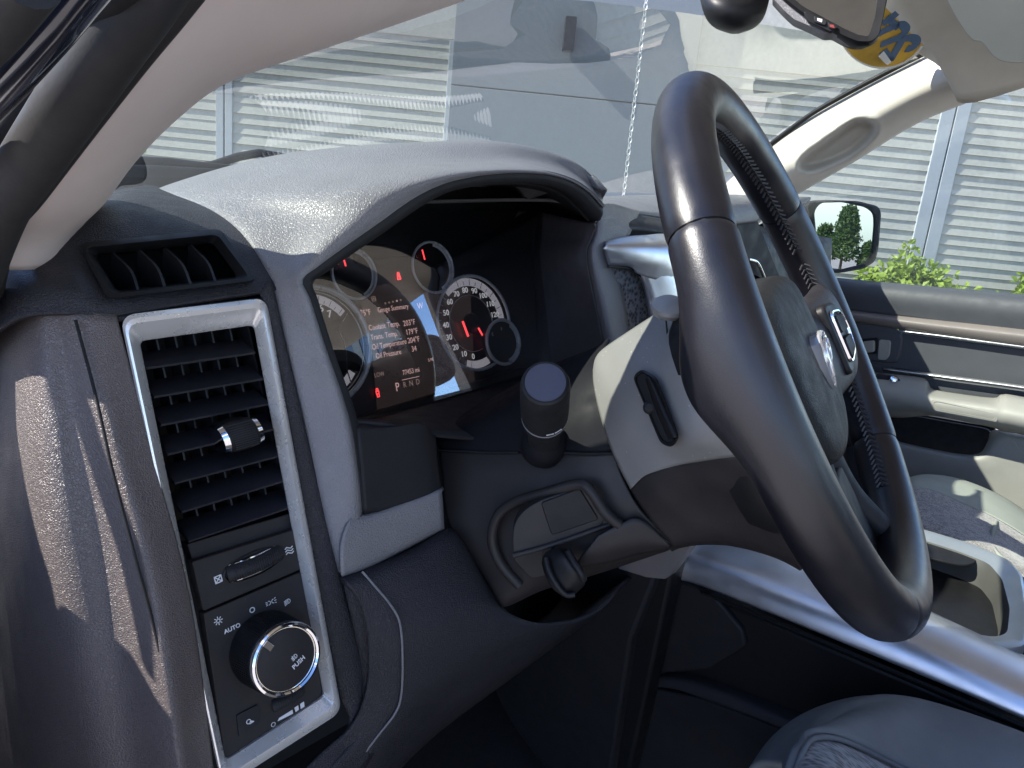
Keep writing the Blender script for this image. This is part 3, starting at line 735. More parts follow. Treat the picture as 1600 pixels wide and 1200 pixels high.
for k in range(12):
    z = -.0085+k*.00155
    P3 = []
    aa = math.acos(max(-1, min(1, z/.0115)))
    p = c_+ay*math.cos(aa)*.0115+nf_*(math.sin(aa)*.010+.0021)
    bar('rib', p-ax*L_*.8, p+ax*L_*.8, .0006, .0006, M_dash2, tabm, ay)

# switch panels below the vent
up1 = rpoly([V(x, y, 'f', -.005) for x, y in ((300, 878), (465, 826), (479, 886), (318, 955))], .001, 2)
sp1 = slab('thumbwheel_panel', up1, M_switch, dash, .01, .0006)
Q = [V(x, y, 'f', -.005) for x, y in ((318, 959), (479, 890), (504, 1088), (352, 1186))]
sp2 = slab('headlight_switch_panel', rpoly(Q, [.001, .001, .006, .001], 4), M_switch, dash, .01, .0006)
hood_b = slab('duct_lip', rpoly([V(x, y, 'f', -.012) for x, y in ((292, 850), (462, 800), (470, 832), (303, 884))], .001, 2), M_switch, dash, .012, .0006)
ex = (V(470, 870, 'f')-V(330, 932, 'f')).normalized(); ey = (V(330, 700, 'f')-V(380, 980, 'f')); ey = (ey-ex*ey.dot(ex)).normalized()
# thumbwheel in an oval recess
tc_ = V(398, 881, 'f', -.004)
ov = [tc_+ex*math.cos(a)*.0225+ey*math.sin(a)*.0085+ex*(.0*1) for a in [2*math.pi*i/28 for i in range(28)]]
ring('wheel_recess', [[tc_+(p-tc_)*1.06 for p in ov], [p+nf_*.0005 for p in ov], [tc_+(p-tc_)*.9-nf_*.003 for p in ov]], M_black, sp1)
wh_ = tube('thumbwheel', [tc_+ex*t*.0195+nf_*(.0045*math.cos(t*1.35)-.0035) for t in [i/7-1 for i in range(15)]], .0062, M_blk2, sp1, n=16)
for s in (-1, 1):
    tube('wheel_edge', [tc_+ex*t*.0185+ey*s*.0058+nf_*(.0055*math.cos(t*1.35)-.003) for t in [i/7-1 for i in range(15)]], .0007, M_bright, sp1, n=6)
for i in range(20):
    t = -.85+1.7*i/19; p = tc_+ex*t*.0195+nf_*(.0045*math.cos(t*1.35)-.0035+.0060)
    bar('wheel_rib', p-ey*.004, p+ey*.004, .0004, .0008, M_dash2, wh_, ex)
def on(px, py, off=-.0047): return V(px, py, 'f', off)
def strokes(name, c, segs, parent, s=.001, w=.00035, mat=M_white, closed=False, exx=None, eyy=None, nn=None):
    """line icon: list of polylines in local mm coordinates, one mesh"""
    exx = exx or ex; eyy = eyy or ey; nn = nn or nf_; vs = []; fs = []
    for L in segs:
        for i in range(len(L)-1):
            a = c+exx*L[i][0]*s+eyy*L[i][1]*s; b = c+exx*L[i+1][0]*s+eyy*L[i+1][1]*s
            t = (b-a).normalized(); q = t.cross(nn)*w; a = a-t*w*.6; b = b+t*w*.6; k = len(vs)
            vs += [a+q, a-q, b-q, b+q]+[v+nn*.0002 for v in (a+q, a-q, b-q, b+q)]
            fs += [(k+4, k+5, k+6, k+7), (k, k+1, k+5, k+4), (k+1, k+2, k+6, k+5), (k+2, k+3, k+7, k+6), (k+3, k, k+4, k+7)]
    return link(name, mesh(vs, fs), mat, parent)
def circ(r, n=14, a0=0, a1=360, cx=0, cy=0): return [(cx+r*math.cos(math.radians(a0+(a1-a0)*i/n)), cy+r*math.sin(math.radians(a0+(a1-a0)*i/n))) for i in range(n+1)]
strokes('closed_icon', on(341, 905), [[(-2.3, -2.3), (2.3, -2.3), (2.3, 2.3), (-2.3, 2.3), (-2.3, -2.3)], [(-2.3, -2.3), (2.3, 2.3)], [(-2.3, 2.3), (2.3, -2.3)]], sp1)
strokes('airflow_icon', on(452, 860), [[(-3, y), (-1.5, y+.9), (0, y), (1.5, y-.7), (3, y+.2)] for y in (-2, 0, 2)], sp1)
strokes('off_icon', on(394, 953), [circ(1.7)], sp2)
strokes('auto_lamp_icon', on(341, 970), [circ(1.2)]+[[(1.9*math.cos(a), 1.9*math.sin(a)), (2.9*math.cos(a), 2.9*math.sin(a))] for a in [math.pi*i/4 for i in range(8)]], sp2, w=.00028)
text('auto_text', 'AUTO', on(363, 982), ex, ey, .0042, M_white, sp2, bold=.00008)
strokes('parking_lamp_icon', on(423, 941), [circ(1.4, 8, -90, 90, -1.6), [(-3.6, 1.2), (-2.6, 1.0)], [(-3.6, 0), (-2.6, 0)], [(-3.6, -1.2), (-2.6, -1.0)], circ(1.4, 8, 90, 270, 1.6+.6), [(3.2, 1.5), (4.0, 1.9)], [(3.0, 0), (4.2, 0)], [(3.2, -1.5), (4.0, -1.9)]], sp2, w=.00025)
strokes('headlamp_icon', on(449, 940), [circ(1.6, 8, -90, 90, .6)+[(.4, -1.6), (.4, 1.6)]]+[[(-.3, y), (-2.4, y-.7)] for y in (-1.5, -.5, .5, 1.5)], sp2, w=.00028)
# rotary knob
kc = V(414, 1012, 'f', -.005); kx = nf_
kn = lathe('headlight_knob', [(.0, .0), (.0262, .0), (.0265, .003), (.0252, .0290), (.0240, .0305)], kc, kx, M_black, dash, n=96)
lathe('knob_ring', [(.0243, .0285), (.0252, .0295), (.0257, .0315), (.0250, .0338), (.0235, .0345), (.0222, .0335), (.0218, .0322)], kc, kx, M_bright, kn, n=96)
lathe('knob_face', [(.0, .0328), (.0205, .0326), (.0222, .0318)], kc, kx, M_switch, kn, n=64)
for i in range(90):
    a = 2*math.pi*i/90; d = ex*math.cos(a)+ey*math.sin(a)
    if d.x > .75: continue
    bar('grip_rib', kc+d*.0265+kx*.004, kc+d*.0256+kx*.0275, .0007, .0006, M_black, kn, kx.cross(d))
pd_ = (ex*-.55+ey*.83).normalized()
bar('knob_pointer', kc+pd_*.0150+kx*.0332, kc+pd_*.0235+kx*.0352, .0045, .0016, M_bright, kn, kx.cross(pd_), .0003)
tex = (ex*.80+ey*.30).normalized(); tey = kx.cross(tex)
pc = kc+kx*.0331+ex*.0065-ey*.0035
text('push_text', 'PUSH', pc-tey*.0030, tex, tey, .0044, M_white, kn, bold=.00006)
strokes('fog_lamp_icon', pc+tey*.0026, [circ(1.5, 8, -90, 90, .4)+[(.3, -1.5), (.3, 1.5)]]+[[(-.3, y), (-2.4, y-.3)] for y in (-1.1, 0, 1.1)]+[[(-1.1, 1.8), (-1.5, 0), (-1.1, -1.8)]], kn, w=.00022, exx=tex, eyy=tey)
# cargo lamp button and dimmer wheel
cb = slab('cargo_lamp_button', rpoly([V(x, y, 'f', -.0035) for x, y in ((370, 1118), (403, 1101), (408, 1130), (374, 1152))], [.001, .001, .003, .001], 3), M_blk2, sp2, .004, .0008)
strokes('cargo_lamp_icon', V(390, 1128, 'f', -.0033), [circ(1.5, 10, 20, 320, -.6, .6), [(.6, .2), (-.2, -1.4), (2.8, -1.2), (.8, .4)], [(0.6, -.3), (1.8, -1)]], sp2, w=.0003)
dc = V(448, 1090, 'f', -.006)
dw = tube('dimmer_wheel', [dc+ex*t*.011+nf_*(.0035*math.cos(t*1.35)-.0015) for t in [i/6-1 for i in range(13)]], .0052, M_blk2, sp2, n=14)
for i in range(14):
    t = -.85+1.7*i/13; p = dc+ex*t*.011+nf_*(.0035*math.cos(t*1.35)-.0015+.0051)
    bar('wheel_rib', p-ey*.0035, p+ey*.0035, .0004, .0007, M_dash2, dw, ex)
strokes('dimmer_off_icon', on(427, 1132), [circ(1.5)], sp2, w=.00025)
def flatp(name, L, parent, mat=M_white, off=-.0046): return slab(name, [V(x, y, 'f', off) for x, y in L], mat, parent, .0002, 0)
flatp('dimmer_wedge', [(434, 1127), (436, 1122), (457, 1109), (458, 1115)], sp2)
flatp('dimmer_step', [(460, 1106), (466, 1102), (467, 1109), (462, 1113)], sp2); flatp('dimmer_step', [(469, 1100), (475, 1096), (476, 1104), (470, 1108)], sp2)

# dark strip between silver frame and grey hood leg, and lower dark dash
strip = [
 [V(x, y, 'y', d) for x, y, d in ((404, 455, .502), (420, 500, .497), (440, 600, .489), (472, 790, .474), (500, 940, .461), (528, 1075, .449), (545, 1130, .444), (500, 1180, .441), (440, 1240, .437))],
 [V(x, y, 'y', d) for x, y, d in ((424, 437, .503), (434, 480, .497), (452, 560, .490), (480, 680, .479), (508, 800, .468), (535, 905, .459), (575, 1060, .448), (560, 1180, .44), (520, 1260, .435))],
]
loft('vent_surround', [strip[0], [(a+b)/2+nf_*.002 for a, b in zip(*strip)], strip[1], [p-nf_*.01 for p in strip[1]]], M_dash, dash, N=60, M=12, thick=.004)
loft('frame_back', [[V(x, y, 'y', d) for x, y, d in ((180, 492, .504), (300, 477, .504), (430, 462, .504))], [V(x, y, 'y', d) for x, y, d in ((184, 502, .5025), (300, 490, .5025), (432, 475, .5025))]], M_dash, dash, N=10, thick=.004)

# grey instrument hood: (outer seam) -> (lip), t from bottom left up and over to the right
HO = [(536, 893, .453), (507, 785, .466), (478, 650, .480), (451, 540, .491), (432, 465, .500), (418, 418, .512), (395, 380, .535), (358, 347, .575), (315, 320, .625), (262, 300, .70), (330, 272, .70), (440, 243, .66), (560, 228, .61), (680, 221, .58), (765, 220, .56), (842, 232, .545), (902, 256, .53), (941, 296, .512)]
HL = [(566, 803, .458), (560, 740, .460), (545, 650, .468), (508, 540, .478), (485, 468, .484), (473, 438, .487), (498, 416, .487), (540, 385, .487), (590, 350, .487), (645, 311, .487), (692, 288, .487), (742, 276, .487), (790, 271, .487), (830, 271, .487), (865, 275, .487), (897, 286, .487), (922, 303, .487), (942, 325, .487)]
ho = [V(x, y, 'y', d) for x, y, d in HO]; hl_ = [V(x, y, 'y', d) for x, y, d in HL]
mid = []; mid2 = []
for i, (a, b) in enumerate(zip(HO, HL)):
    bul = min(1, max(0, (i-4)/4))
    if i < 5:
        mid.append(V(a[0]*.5+b[0]*.5, a[1]*.5+b[1]*.5, 'y', a[2]*.5+b[2]*.5-.004)); mid2.append(V(a[0]*.12+b[0]*.88, a[1]*.12+b[1]*.88, 'y', b[2]-.004))
    else:
        k = .45; mid.append(V(a[0]*k+b[0]*(1-k), a[1]*k+b[1]*(1-k), 'y', b[2]+.030*bul+(a[2]-b[2])*.10)); mid2.append(V(a[0]*.16+b[0]*.84, a[1]*.16+b[1]*.84, 'y', b[2]+.001))
far = [p+(Vector((0, .06, .0)) if i > 14 else Vector((0, .10, -.012)) if i > 8 else (Vector((.012, .07, -.01)) if i > 6 else -nf_*.012)) for i, p in enumerate(ho)]
far2 = [p+(Vector((.02, .13, -.012)) if i > 14 else Vector((0, .42, -.06)) if i > 8 else (Vector((.02, .12, -.03)) if i > 6 else -nf_*.02)) for i, p in enumerate(ho)]
hood = loft('instrument_hood', [far2, far, ho, mid, mid2, hl_, [p+Vector((0, .006, .0)) for p in hl_]], M_hood, dash, N=110, M=46, thick=.003)
# dark inner lip rolling into the cluster recess
HI = [(583, 800, .462), (572, 740, .468), (556, 648, .476), (520, 545, .484), (497, 470, .490), (489, 442, .493), (512, 424, .493), (552, 396, .493), (603, 361, .493), (655, 325, .493), (697, 302, .493), (744, 291, .493), (790, 287, .493), (830, 287, .493), (862, 292, .493), (890, 304, .493), (912, 323, .493), (934, 347, .493)]
hi = [V(x, y, 'y', d) for x, y, d in HI]
fl_ = [0, 0, 0, 0, 0, 0, 0, .005, .01, .02, .03, .05, .07, .09, .11, .13, .14, .15]
cav = [p+Vector((fl_[i]*.5, .085, .004)) for i, p in enumerate(hi)]; cav2 = [p+Vector((fl_[i], .20, .004)) for i, p in enumerate(hi)]
loft('hood_inner_lip', [hl_, [(a+b)/2+Vector((0, -.003, 0)) for a, b in zip(hl_, hi)], hi, [p+Vector((0, .012, .002)) for p in hi]], M_blk2, dash, N=110, M=14, thick=.003)
loft('cluster_recess', [[p+Vector((0, .010, .002)) for p in hi], cav, cav2, [p+Vector((fl_[i], .26, -.002)) for i, p in enumerate(hi)]], M_deep, dash, N=110, M=10, thick=.003)

# right leg of the hood and its inner wall
rl = [
 [V(x, y, 'y', d) for x, y, d in ((941, 300, .512), (930, 350, .50), (924, 400, .492), (938, 470, .486), (958, 570, .478), (975, 680, .47))],
 [V(x, y, 'y', d) for x, y, d in ((946, 318, .495), (940, 360, .488), (930, 400, .484), (944, 470, .478), (966, 570, .47), (985, 680, .462))],
 [V(x, y, 'y', d) for x, y, d in ((1000, 330, .53), (985, 365, .500), (965, 402, .492), (976, 470, .486), (990, 570, .478), (1005, 680, .47))],
]
loft('hood_right_leg', [[V(x, y, 'y', d) for x, y, d in ((934, 347, .493), (926, 370, .50), (917, 400, .50), (930, 470, .492), (950, 570, .484), (968, 680, .476))], rl[1], rl[2]], M_hood, dash, N=30, M=12, thick=.003)
iw = [
 [V(x, y, 'y', d) for x, y, d in ((934, 347, .494), (926, 370, .50), (917, 400, .50), (930, 470, .492), (950, 570, .484), (968, 680, .476))],
 [V(x, y, 'y', d) for x, y, d in ((905, 345, .53), (900, 370, .53), (893, 400, .53), (905, 470, .53), (915, 570, .53), (925, 680, .53))],
 [V(x, y, 'y', d) for x, y, d in ((838, 330, .66), (836, 370, .655), (833, 400, .65), (836, 470, .64), (838, 560, .625), (840, 680, .61))],
]
loft('recess_right_wall', iw, mk('recess_wall_lit', (.075, .068, .075), .45), dash, N=24, M=14, thick=.003)  # sunlight reaching this wall is put into its lighter colour
# shelf below the cluster
loft('cluster_shelf', [[V(x, y, 'y', d) for x, y, d in ((540, 668, .60), (600, 650, .605), (700, 618, .61), (850, 575, .62))], [V(x, y, 'y', d) for x, y, d in ((548, 655, .48), (610, 662, .47), (700, 680, .47), (860, 690, .47))]], M_dash2, dash, N=20, M=8, thick=.003)
# step block with pocket at lower left of the cluster
loft('lower_step', [
 [V(x, y, 'y', d) for x, y, d in ((552, 655, .52), (600, 655, .53), (650, 655, .54), (672, 668, .54))],
 [V(x, y, 'y', d) for x, y, d in ((556, 662, .474), (600, 664, .474), (655, 663, .474), (678, 680, .478))],
 [V(x, y, 'y', d) for x, y, d in ((560, 690, .464), (602, 682, .464), (660, 668, .464), (681, 684, .468))],
 [V(x, y, 'y', d) for x, y, d in ((566, 750, .459), (610, 745, .459), (665, 728, .459), (684, 722, .463))],
 [V(x, y, 'y', d) for x, y, d in ((570, 800, .456), (612, 797, .456), (668, 776, .456), (690, 765, .46))]], M_blk2, dash, N=24, M=24, thick=.004)
loft('hood_bottom_leg', [
 [V(x, y, 'y', d) for x, y, d in ((556, 800, .470), (575, 800, .470), (632, 782, .472), (692, 760, .474))],
 [V(x, y, 'y', d) for x, y, d in ((548, 808, .4545), (575, 806, .4545), (632, 786, .456), (690, 764, .457))],
 [V(x, y, 'y', d) for x, y, d in ((534, 850, .450), (575, 836, .450), (634, 810, .452), (692, 782, .454))],
 [V(x, y, 'y', d) for x, y, d in ((534, 896, .449), (575, 882, .449), (634, 852, .4505), (694, 820, .4525))],
 [V(x, y, 'y', d) for x, y, d in ((536, 902, .456), (576, 888, .457), (636, 858, .459), (695, 827, .461))]], M_hood, dash, N=24, M=20, thick=.003)
# back fill behind column / under cluster
slab('dash_back_wall', [V(x, y, 'y', .70) for x, y in ((440, 470), (480, 440), (560, 350), (640, 306), (720, 292), (850, 294), (905, 320), (930, 352), (1250, 400), (1250, 1000), (500, 1000))], M_deep, dash, .01, 0)

# knee bolster (dark panel under hood leg, wraps to the column)
kb = [
 [V(x, y, 'y', d) for x, y, d in ((532, 902, .452), (575, 886, .452), (640, 858, .455), (696, 826, .458), (716, 832, .47))],
 [V(x, y, 'y', d) for x, y, d in ((545, 915, .440), (590, 900, .438), (655, 872, .438), (715, 845, .444), (738, 870, .456))],
 [V(x, y, 'y', d) for x, y, d in ((565, 950, .436), (612, 945, .428), (680, 925, .424), (745, 900, .43), (768, 925, .44))],
 [V(x, y, 'y', d) for x, y, d in ((575, 1000, .434), (628, 1000, .422), (700, 985, .416), (770, 955, .416), (800, 960, .424))],
 [V(x, y, 'y', d) for x, y, d in ((572, 1080, .436), (630, 1080, .424), (705, 1050, .422), (790, 1000, .42), (860, 975, .426))],
 [V(x, y, 'y', d) for x, y, d in ((545, 1140, .44), (610, 1140, .43), (690, 1090, .44), (790, 1030, .436), (930, 960, .44))],
 [V(x, y, 'y', d) for x, y, d in ((470, 1215, .445), (570, 1215, .445), (680, 1130, .47), (800, 1048, .46), (985, 905, .46))],
 [V(x, y, 'y', d) for x, y, d in ((430, 1290, .45), (560, 1260, .47), (680, 1150, .52), (800, 1060, .52), (985, 925, .52))],
]
loft('knee_bolster', kb, M_dash, dash, N=50, M=50, thick=.004)
loft('lower_trim', [[V(x, y, 'y', d) for x, y, d in ((535, 905, .452), (566, 1060, .446), (552, 1150, .441), (480, 1230, .437), (400, 1290, .433))], [V(x, y, 'y', d) for x, y, d in ((572, 905, .443), (612, 1010, .432), (618, 1080, .430), (600, 1150, .434), (520, 1280, .44))]], M_dash, dash, N=20, M=8, thick=.004)
tube('bolster_seam', [V(x, y, 'y', d) for x, y, d in ((566, 893, .4425), (585, 915, .434), (610, 945, .4265), (625, 975, .4205), (629, 1030, .4200), (627, 1085, .422), (617, 1115, .4245), (590, 1150, .431), (556, 1195, .440))], .0009, M_hood, dash, n=6, N=40)
# dark dash top behind hood + right part
loft('dash_top', [
 [V(x, y, 'y', d) for x, y, d in ((915, 334, .53), (944, 334, .53), (1000, 337, .54), (1060, 345, .56), (1160, 352, .60))],
 [Vector((.66, .64, -.02)), Vector((.74, .64, -.02)), Vector((.85, .64, -.02)), Vector((1.1, .64, -.02)), Vector((1.5, .66, -.03))],
 [Vector((.3, .82, -.03)), Vector((.7, .85, -.03)), Vector((.9, .85, -.03)), Vector((1.2, .85, -.03)), Vector((1.6, .8, -.04))],
 [Vector((.2, 1.02, -.045)), Vector((.7, 1.12, -.045)), Vector((.9, 1.12, -.045)), Vector((1.2, 1.1, -.045)), Vector((1.6, .95, -.05))]], M_hood, dash, N=30, M=24, thick=.004)
loft('dash_fascia_right', [
 [V(x, y, 'y', d) for x, y, d in ((935, 332, .53), (1000, 336, .53), (1060, 344, .55), (1180, 352, .60), (1300, 372, .62))],
 [V(x, y, 'y', d) for x, y, d in ((930, 352, .505), (1000, 355, .505), (1060, 362, .52), (1180, 372, .58), (1300, 390, .60))],
 [V(x, y, 'y', d) for x, y, d in ((945, 400, .505), (1000, 402, .51), (1070, 406, .52), (1180, 420, .57), (1300, 440, .59))],
 [V(x, y, 'y', d) for x, y, d in ((975, 640, .50), (1030, 640, .50), (1100, 640, .50), (1200, 640, .54), (1320, 650, .56))],
 [V(x, y, 'y', d) for x, y, d in ((1000, 860, .49), (1050, 850, .49), (1120, 860, .49), (1220, 860, .52), (1330, 860, .54))]], M_dash2, dash, N=30, M=30, thick=.004)
# defroster grille on dash top, near the glass
dg_ = empty('x', (0, 0, 0), None, None); bpy.data.objects.remove(dg_)
gv = []; gf = []
for r in range(3):
    for i in range(60):
        x = .50+i*.0085; y = .955+r*.020; z = -.036
        b = len(gv)
        gv += [Vector((x, y, z)), Vector((x+.005, y, z)), Vector((x+.005, y+.012, z)), Vector((x, y+.012, z)), Vector((x+.001, y+.002, z+.006)), Vector((x+.004, y+.002, z+.006)), Vector((x+.004, y+.010, z+.006)), Vector((x+.001, y+.010, z+.006))]
        gf += [tuple(b+q for q in f) for f in ((4, 5, 6, 7), (0, 1, 5, 4), (1, 2, 6, 5), (2, 3, 7, 6), (3, 0, 4, 7))]
tag(link('defroster_grille', mesh(gv, gf), M_dial, dash), kind='stuff')
# centre stack silver bezel corner and screen mesh beside it
loft('centre_bezel', [
 [V(x, y, 'y', d) for x, y, d in ((946, 376, .488), (975, 370, .486), (1010, 367, .486), (1060, 367, .49), (1200, 385, .52))],
 [V(x, y, 'y', d) for x, y, d in ((947, 384, .478), (980, 384, .472), (1020, 384, .470), (1070, 386, .474), (1205, 400, .51))],
 [V(x, y, 'y', d) for x, y, d in ((949, 400, .478), (985, 408, .470), (1030, 410, .466), (1080, 415, .468), (1210, 430, .50))],
 [V(x, y, 'y', d) for x, y, d in ((952, 415, .480), (985, 418, .474), (1008, 432, .470), (1090, 450, .466), (1210, 460, .50))],
 ], M_satin, dash, N=40, M=20, thick=.006)
loft('centre_bezel_leg', [
 [V(x, y, 'y', d) for x, y, d in ((1000, 424, .474), (1010, 445, .470), (1018, 480, .466), (1030, 560, .46), (1040, 640, .455))],
 [V(x, y, 'y', d) for x, y, d in ((1040, 415, .467), (1055, 445, .463), (1065, 480, .460), (1080, 560, .455), (1090, 640, .45))],
 [V(x, y, 'y', d) for x, y, d in ((1090, 410, .470), (1100, 445, .466), (1110, 480, .463), (1120, 560, .458), (1130, 640, .453))]], M_satin, dash, N=24, M=10, thick=.006)
slab('speaker_mesh', [V(x, y, 'y', .487) for x, y in ((950, 414), (988, 420), (1006, 440), (1022, 500), (1034, 590), (975, 590), (960, 480))], M_mesh, dash, .003, 0)
tube('bezel_edge', [V(x, y, 'y', .476) for x, y in ((950, 416), (984, 420), (1002, 433), (1010, 450), (1018, 490))], .0012, M_blk2, dash, n=6, N=20)
# chrome / dark bits seen between the rims
tube('centre_knob_ring', [V(x, y, 'y', .44) for x, y in ((1170, 405), (1183, 410), (1192, 428), (1196, 440))], .002, M_bright, dash, n=8, N=14)
slab('centre_panel', [V(x, y, 'y', .445) for x, y in ((1150, 350), (1185, 345), (1235, 470), (1235, 560), (1120, 560))], M_blk2, dash, .01, .002)
# door side end of dash on the passenger side
slab('dash_far_end', [V(x, y, 'x', 1.52) for x, y in ((1120, 400), (1180, 352), (1240, 330), (1280, 420), (1330, 520), (1330, 700), (1150, 700))], M_blk2, dash, .05, .01)

# ---------------------------------------------------------------- instrument cluster
cc = V(640, 540, 'y', .62)
plane('c', (0, -1, .25), cc)
nc = PL['c'][0]; cx_ = Vector((1, 0, 0)); cy_ = nc.cross(cx_); 
if cy_.z < 0: cy_ = -cy_
cl = empty('instrument_cluster', cc, 'instrument cluster with silver dials and a red and pink lit display', 'instrument cluster')
def C(px, py, off=0): return V(px, py, 'c', off)
slab('cluster_plate', [C(x, y, -.012) for x, y in ((440, 380), (560, 330), (860, 330), (870, 600), (600, 690), (470, 690))], M_gblack, cl, .01, 0)
def arc3(c, r, a0, a1, n, off=0): return [c+cx_*math.cos(math.radians(a0+(a1-a0)*i/n))*r+cy_*math.sin(math.radians(a0+(a1-a0)*i/n))*r+nc*off for i in range(n+1)]
def band(name, c, r0, r1, a0, a1, mat, parent, off=-.008, n=40):
    A = arc3(c, r0, a0, a1, n, off); Bq = arc3(c, r1, a0, a1, n, off)
    vs = A+Bq; fs = [(i, i+1, n+2+i, n+1+i) for i in range(n)]
    me = mesh(vs, fs); o = link(name, me, mat, parent); return o
def torus3(name, c, R_, r, mat, parent, a0=0, a1=360, off=0, n=56, nn=8):
    if a1-a0 == 360: return tube(name, arc3(c, R_, a0, a1, n, off)[:-1], r, mat, parent, n=nn, closed=True)
    return tube(name, arc3(c, R_, a0, a1, n, off), r, mat, parent, n=nn)
# speedometer (right)
sc_ = C(744, 504); sr = (C(748, 432)-C(740, 577)).length/2
g1 = lathe('speedometer', [(0, -.0105), (sr*.99, -.0105)], sc_, nc, M_gblack, cl, n=64)
torus3('outer_ring', sc_, sr, .0018, M_gring, g1, off=-.002)
torus3('inner_ring', sc_, sr*.60, .0005, M_chrome, g1, off=-.008)
band('scale_band', sc_, sr*.80, sr*.965, -30, 128, M_dialb, g1)
band('scale_band', sc_, sr*.80, sr*.965, -112, -70, M_dialb, g1)
for i in range(25):
    a = math.radians(-104-(i*262/24)); d = cx_*math.cos(a)+cy_*math.sin(a)
    bar('tick', sc_+d*sr*.82+nc*-.0077, sc_+d*sr*(.95 if i % 2 == 0 else .90)+nc*-.0077, .0006, .0003, M_gblack if i > 13 else M_white, g1, d.cross(nc))
for i, s in enumerate(('0', '10', '20', '30', '40', '50', '60', '70', '80', '90', '100', '110', '120')):
    a = math.radians(-100-i*21.0); d = cx_*math.cos(a)+cy_*math.sin(a)
    text('numeral', s, sc_+d*sr*.71-nc*.0076, cx_, cy_, .0088, M_num, g1, bold=.0001)
slab('dial_centre', arc3(sc_, sr*.22, 0, 330, 11, -.0072), M_gblack, g1, .002, .0005)
bar('needle', sc_+cx_*sr*.10-cy_*sr*.12-nc*.004, sc_+cx_*sr*.34-cy_*sr*.62-nc*.004, .0018, .001, M_glowr, g1, cx_)
bar('needle_tail', sc_-cx_*sr*.30+cy_*.004-nc*.004, sc_-cx_*sr*.22-cy_*sr*.26-nc*.004, .0024, .001, M_glowr, g1, cx_)
bar('needle_tip', sc_+cx_*sr*.34-cy_*sr*.62-nc*.004, sc_+cx_*sr*.42-cy_*sr*.86-nc*.004, .0012, .001, M_gblack, g1, cx_)
# fuel gauge lower right
fc_ = C(782, 535); fr_ = (C(784, 502)-C(780, 570)).length/2
g2 = lathe('fuel_gauge', [(0, .003), (fr_*.99, .003), (fr_*.99, -.004)], fc_, nc, M_gblack, cl, n=48)
torus3('outer_ring', fc_, fr_, .0020, M_gring, g2, off=.005)
band('bezel_cone', fc_, fr_*.82, fr_*.99, -80, 50, M_gring, g2, off=.0045)
text('gauge_letter', 'E', fc_+cx_*-fr_*.5+cy_*fr_*.42+nc*.0033, cx_, cy_, .006, M_white, g2); text('gauge_letter', 'F', fc_+cx_*fr_*.1+cy_*fr_*.58+nc*.0033, cx_, cy_, .006, M_white, g2)
# tachometer left
tc2 = C(500, 545); tr = (C(505, 437)-C(552, 637)).length/2*1.0
tc2 = C(497, 541)
tr = (C(579, 560)-tc2).length*.965
g3 = lathe('tachometer', [(0, -.0105), (tr*.99, -.0105)], tc2, nc, M_gblack, cl, n=64)
torus3('outer_ring', tc2, tr, .0030, M_gring, g3, off=0, n=72)
torus3('trim_ring', tc2, tr*.93, .0006, M_bright, g3, off=-.004, n=72)
band('scale_band', tc2, tr*.76, tr*.90, 36, 110, M_dialb, g3)
band('scale_band', tc2, tr*.76, tr*.90, -60, -40, M_dialb, g3)
for i in range(9):
    a = math.radians(104-i*8); d = cx_*math.cos(a)+cy_*math.sin(a)
    bar('tick', tc2+d*tr*.78-nc*.0077, tc2+d*tr*(.88 if i % 2 == 0 else .83)-nc*.0077, .0006, .0003, M_gblack, g3, d.cross(nc))
for s, px, py in (('6', 502, 482), ('7', 515, 491)):
    text('numeral', s, C(px, py, -.0074), cx_, cy_, .010, M_num, g3, bold=.0001)
tube('dial_trace', [C(x, y, -.006) for x, y in ((543, 490), (527, 514), (538, 535), (541, 555), (541, 575), (549, 600), (552, 622))], .0007, M_bright, g3, n=6)
# two upper gauges
for px, py, rr, nm in ((553, 428, 37, 'temperature_gauge'), (676, 418, 37, 'oil_gauge')):
    c0 = C(px, py); r0 = (C(px+2, py-38)-C(px-2, py+39)).length/2
    g = lathe(nm, [(0, -.0085), (r0*.98, -.0085)], c0, nc, M_gblack, cl, n=48)
    torus3('outer_ring', c0, r0, .0015, M_gring, g, off=.001)
    band('bezel_cone', c0, r0*.86, r0*.99, -70, 75, M_gring, g, off=-.001)
    bar('needle', c0+cy_*r0*.35-nc*.004-cx_*r0*.2, c0+cy_*r0*.75-nc*.004-cx_*r0*.24, .0012, .001, M_glowr, g, cx_)
    text('gauge_letter', 'C' if px < 600 else 'L', c0-cx_*r0*.45+cy_*r0*.52-nc*.0078, cx_, cy_, .005, M_white, g)
# display
ds = slab('display_screen', [C(x, y, -.0095) for x, y in ((560, 452), (700, 425), (735, 450), (742, 600), (590, 640), (583, 560))], mk('display_dark', (.02, .019, .018), .3, emit=(.9, .6, .55), es=.012), cl, .001, 0)
def dt(s, px, py, size, mat=M_glowp, al='LEFT'): text('display_text', s, C(px, py, -.0085), cx_, cy_, size, mat, ds, depth=.0001, align=al, sx=.80)
dt('75°F', 563, 490, .0085); dt('Gauge Summary', 590, 485, .0075); dt('W', 652, 479, .0095)
dt('Coolant Temp.', 576, 513, .0080); dt('203°F', 630, 506, .0085)
dt('Trans. Temp.', 579, 528, .0080); dt('179°F', 634, 520, .0085)
dt('Oil Temperature', 581, 543, .0080); dt('204°F', 637, 533, .0085)
dt('Oil Pressure', 587, 557, .0080); dt('34', 643, 546, .0085)
dt('LOW', 585, 587, .0065, M_glowd); dt('77453 mi', 629, 583, .0075, M_glowp); dt('5 MI', 669, 563, .005, M_glowp)
dt('P', 618, 606, .0130, M_glowp); dt('R  N  D', 630, 602, .0085, M_glowd)
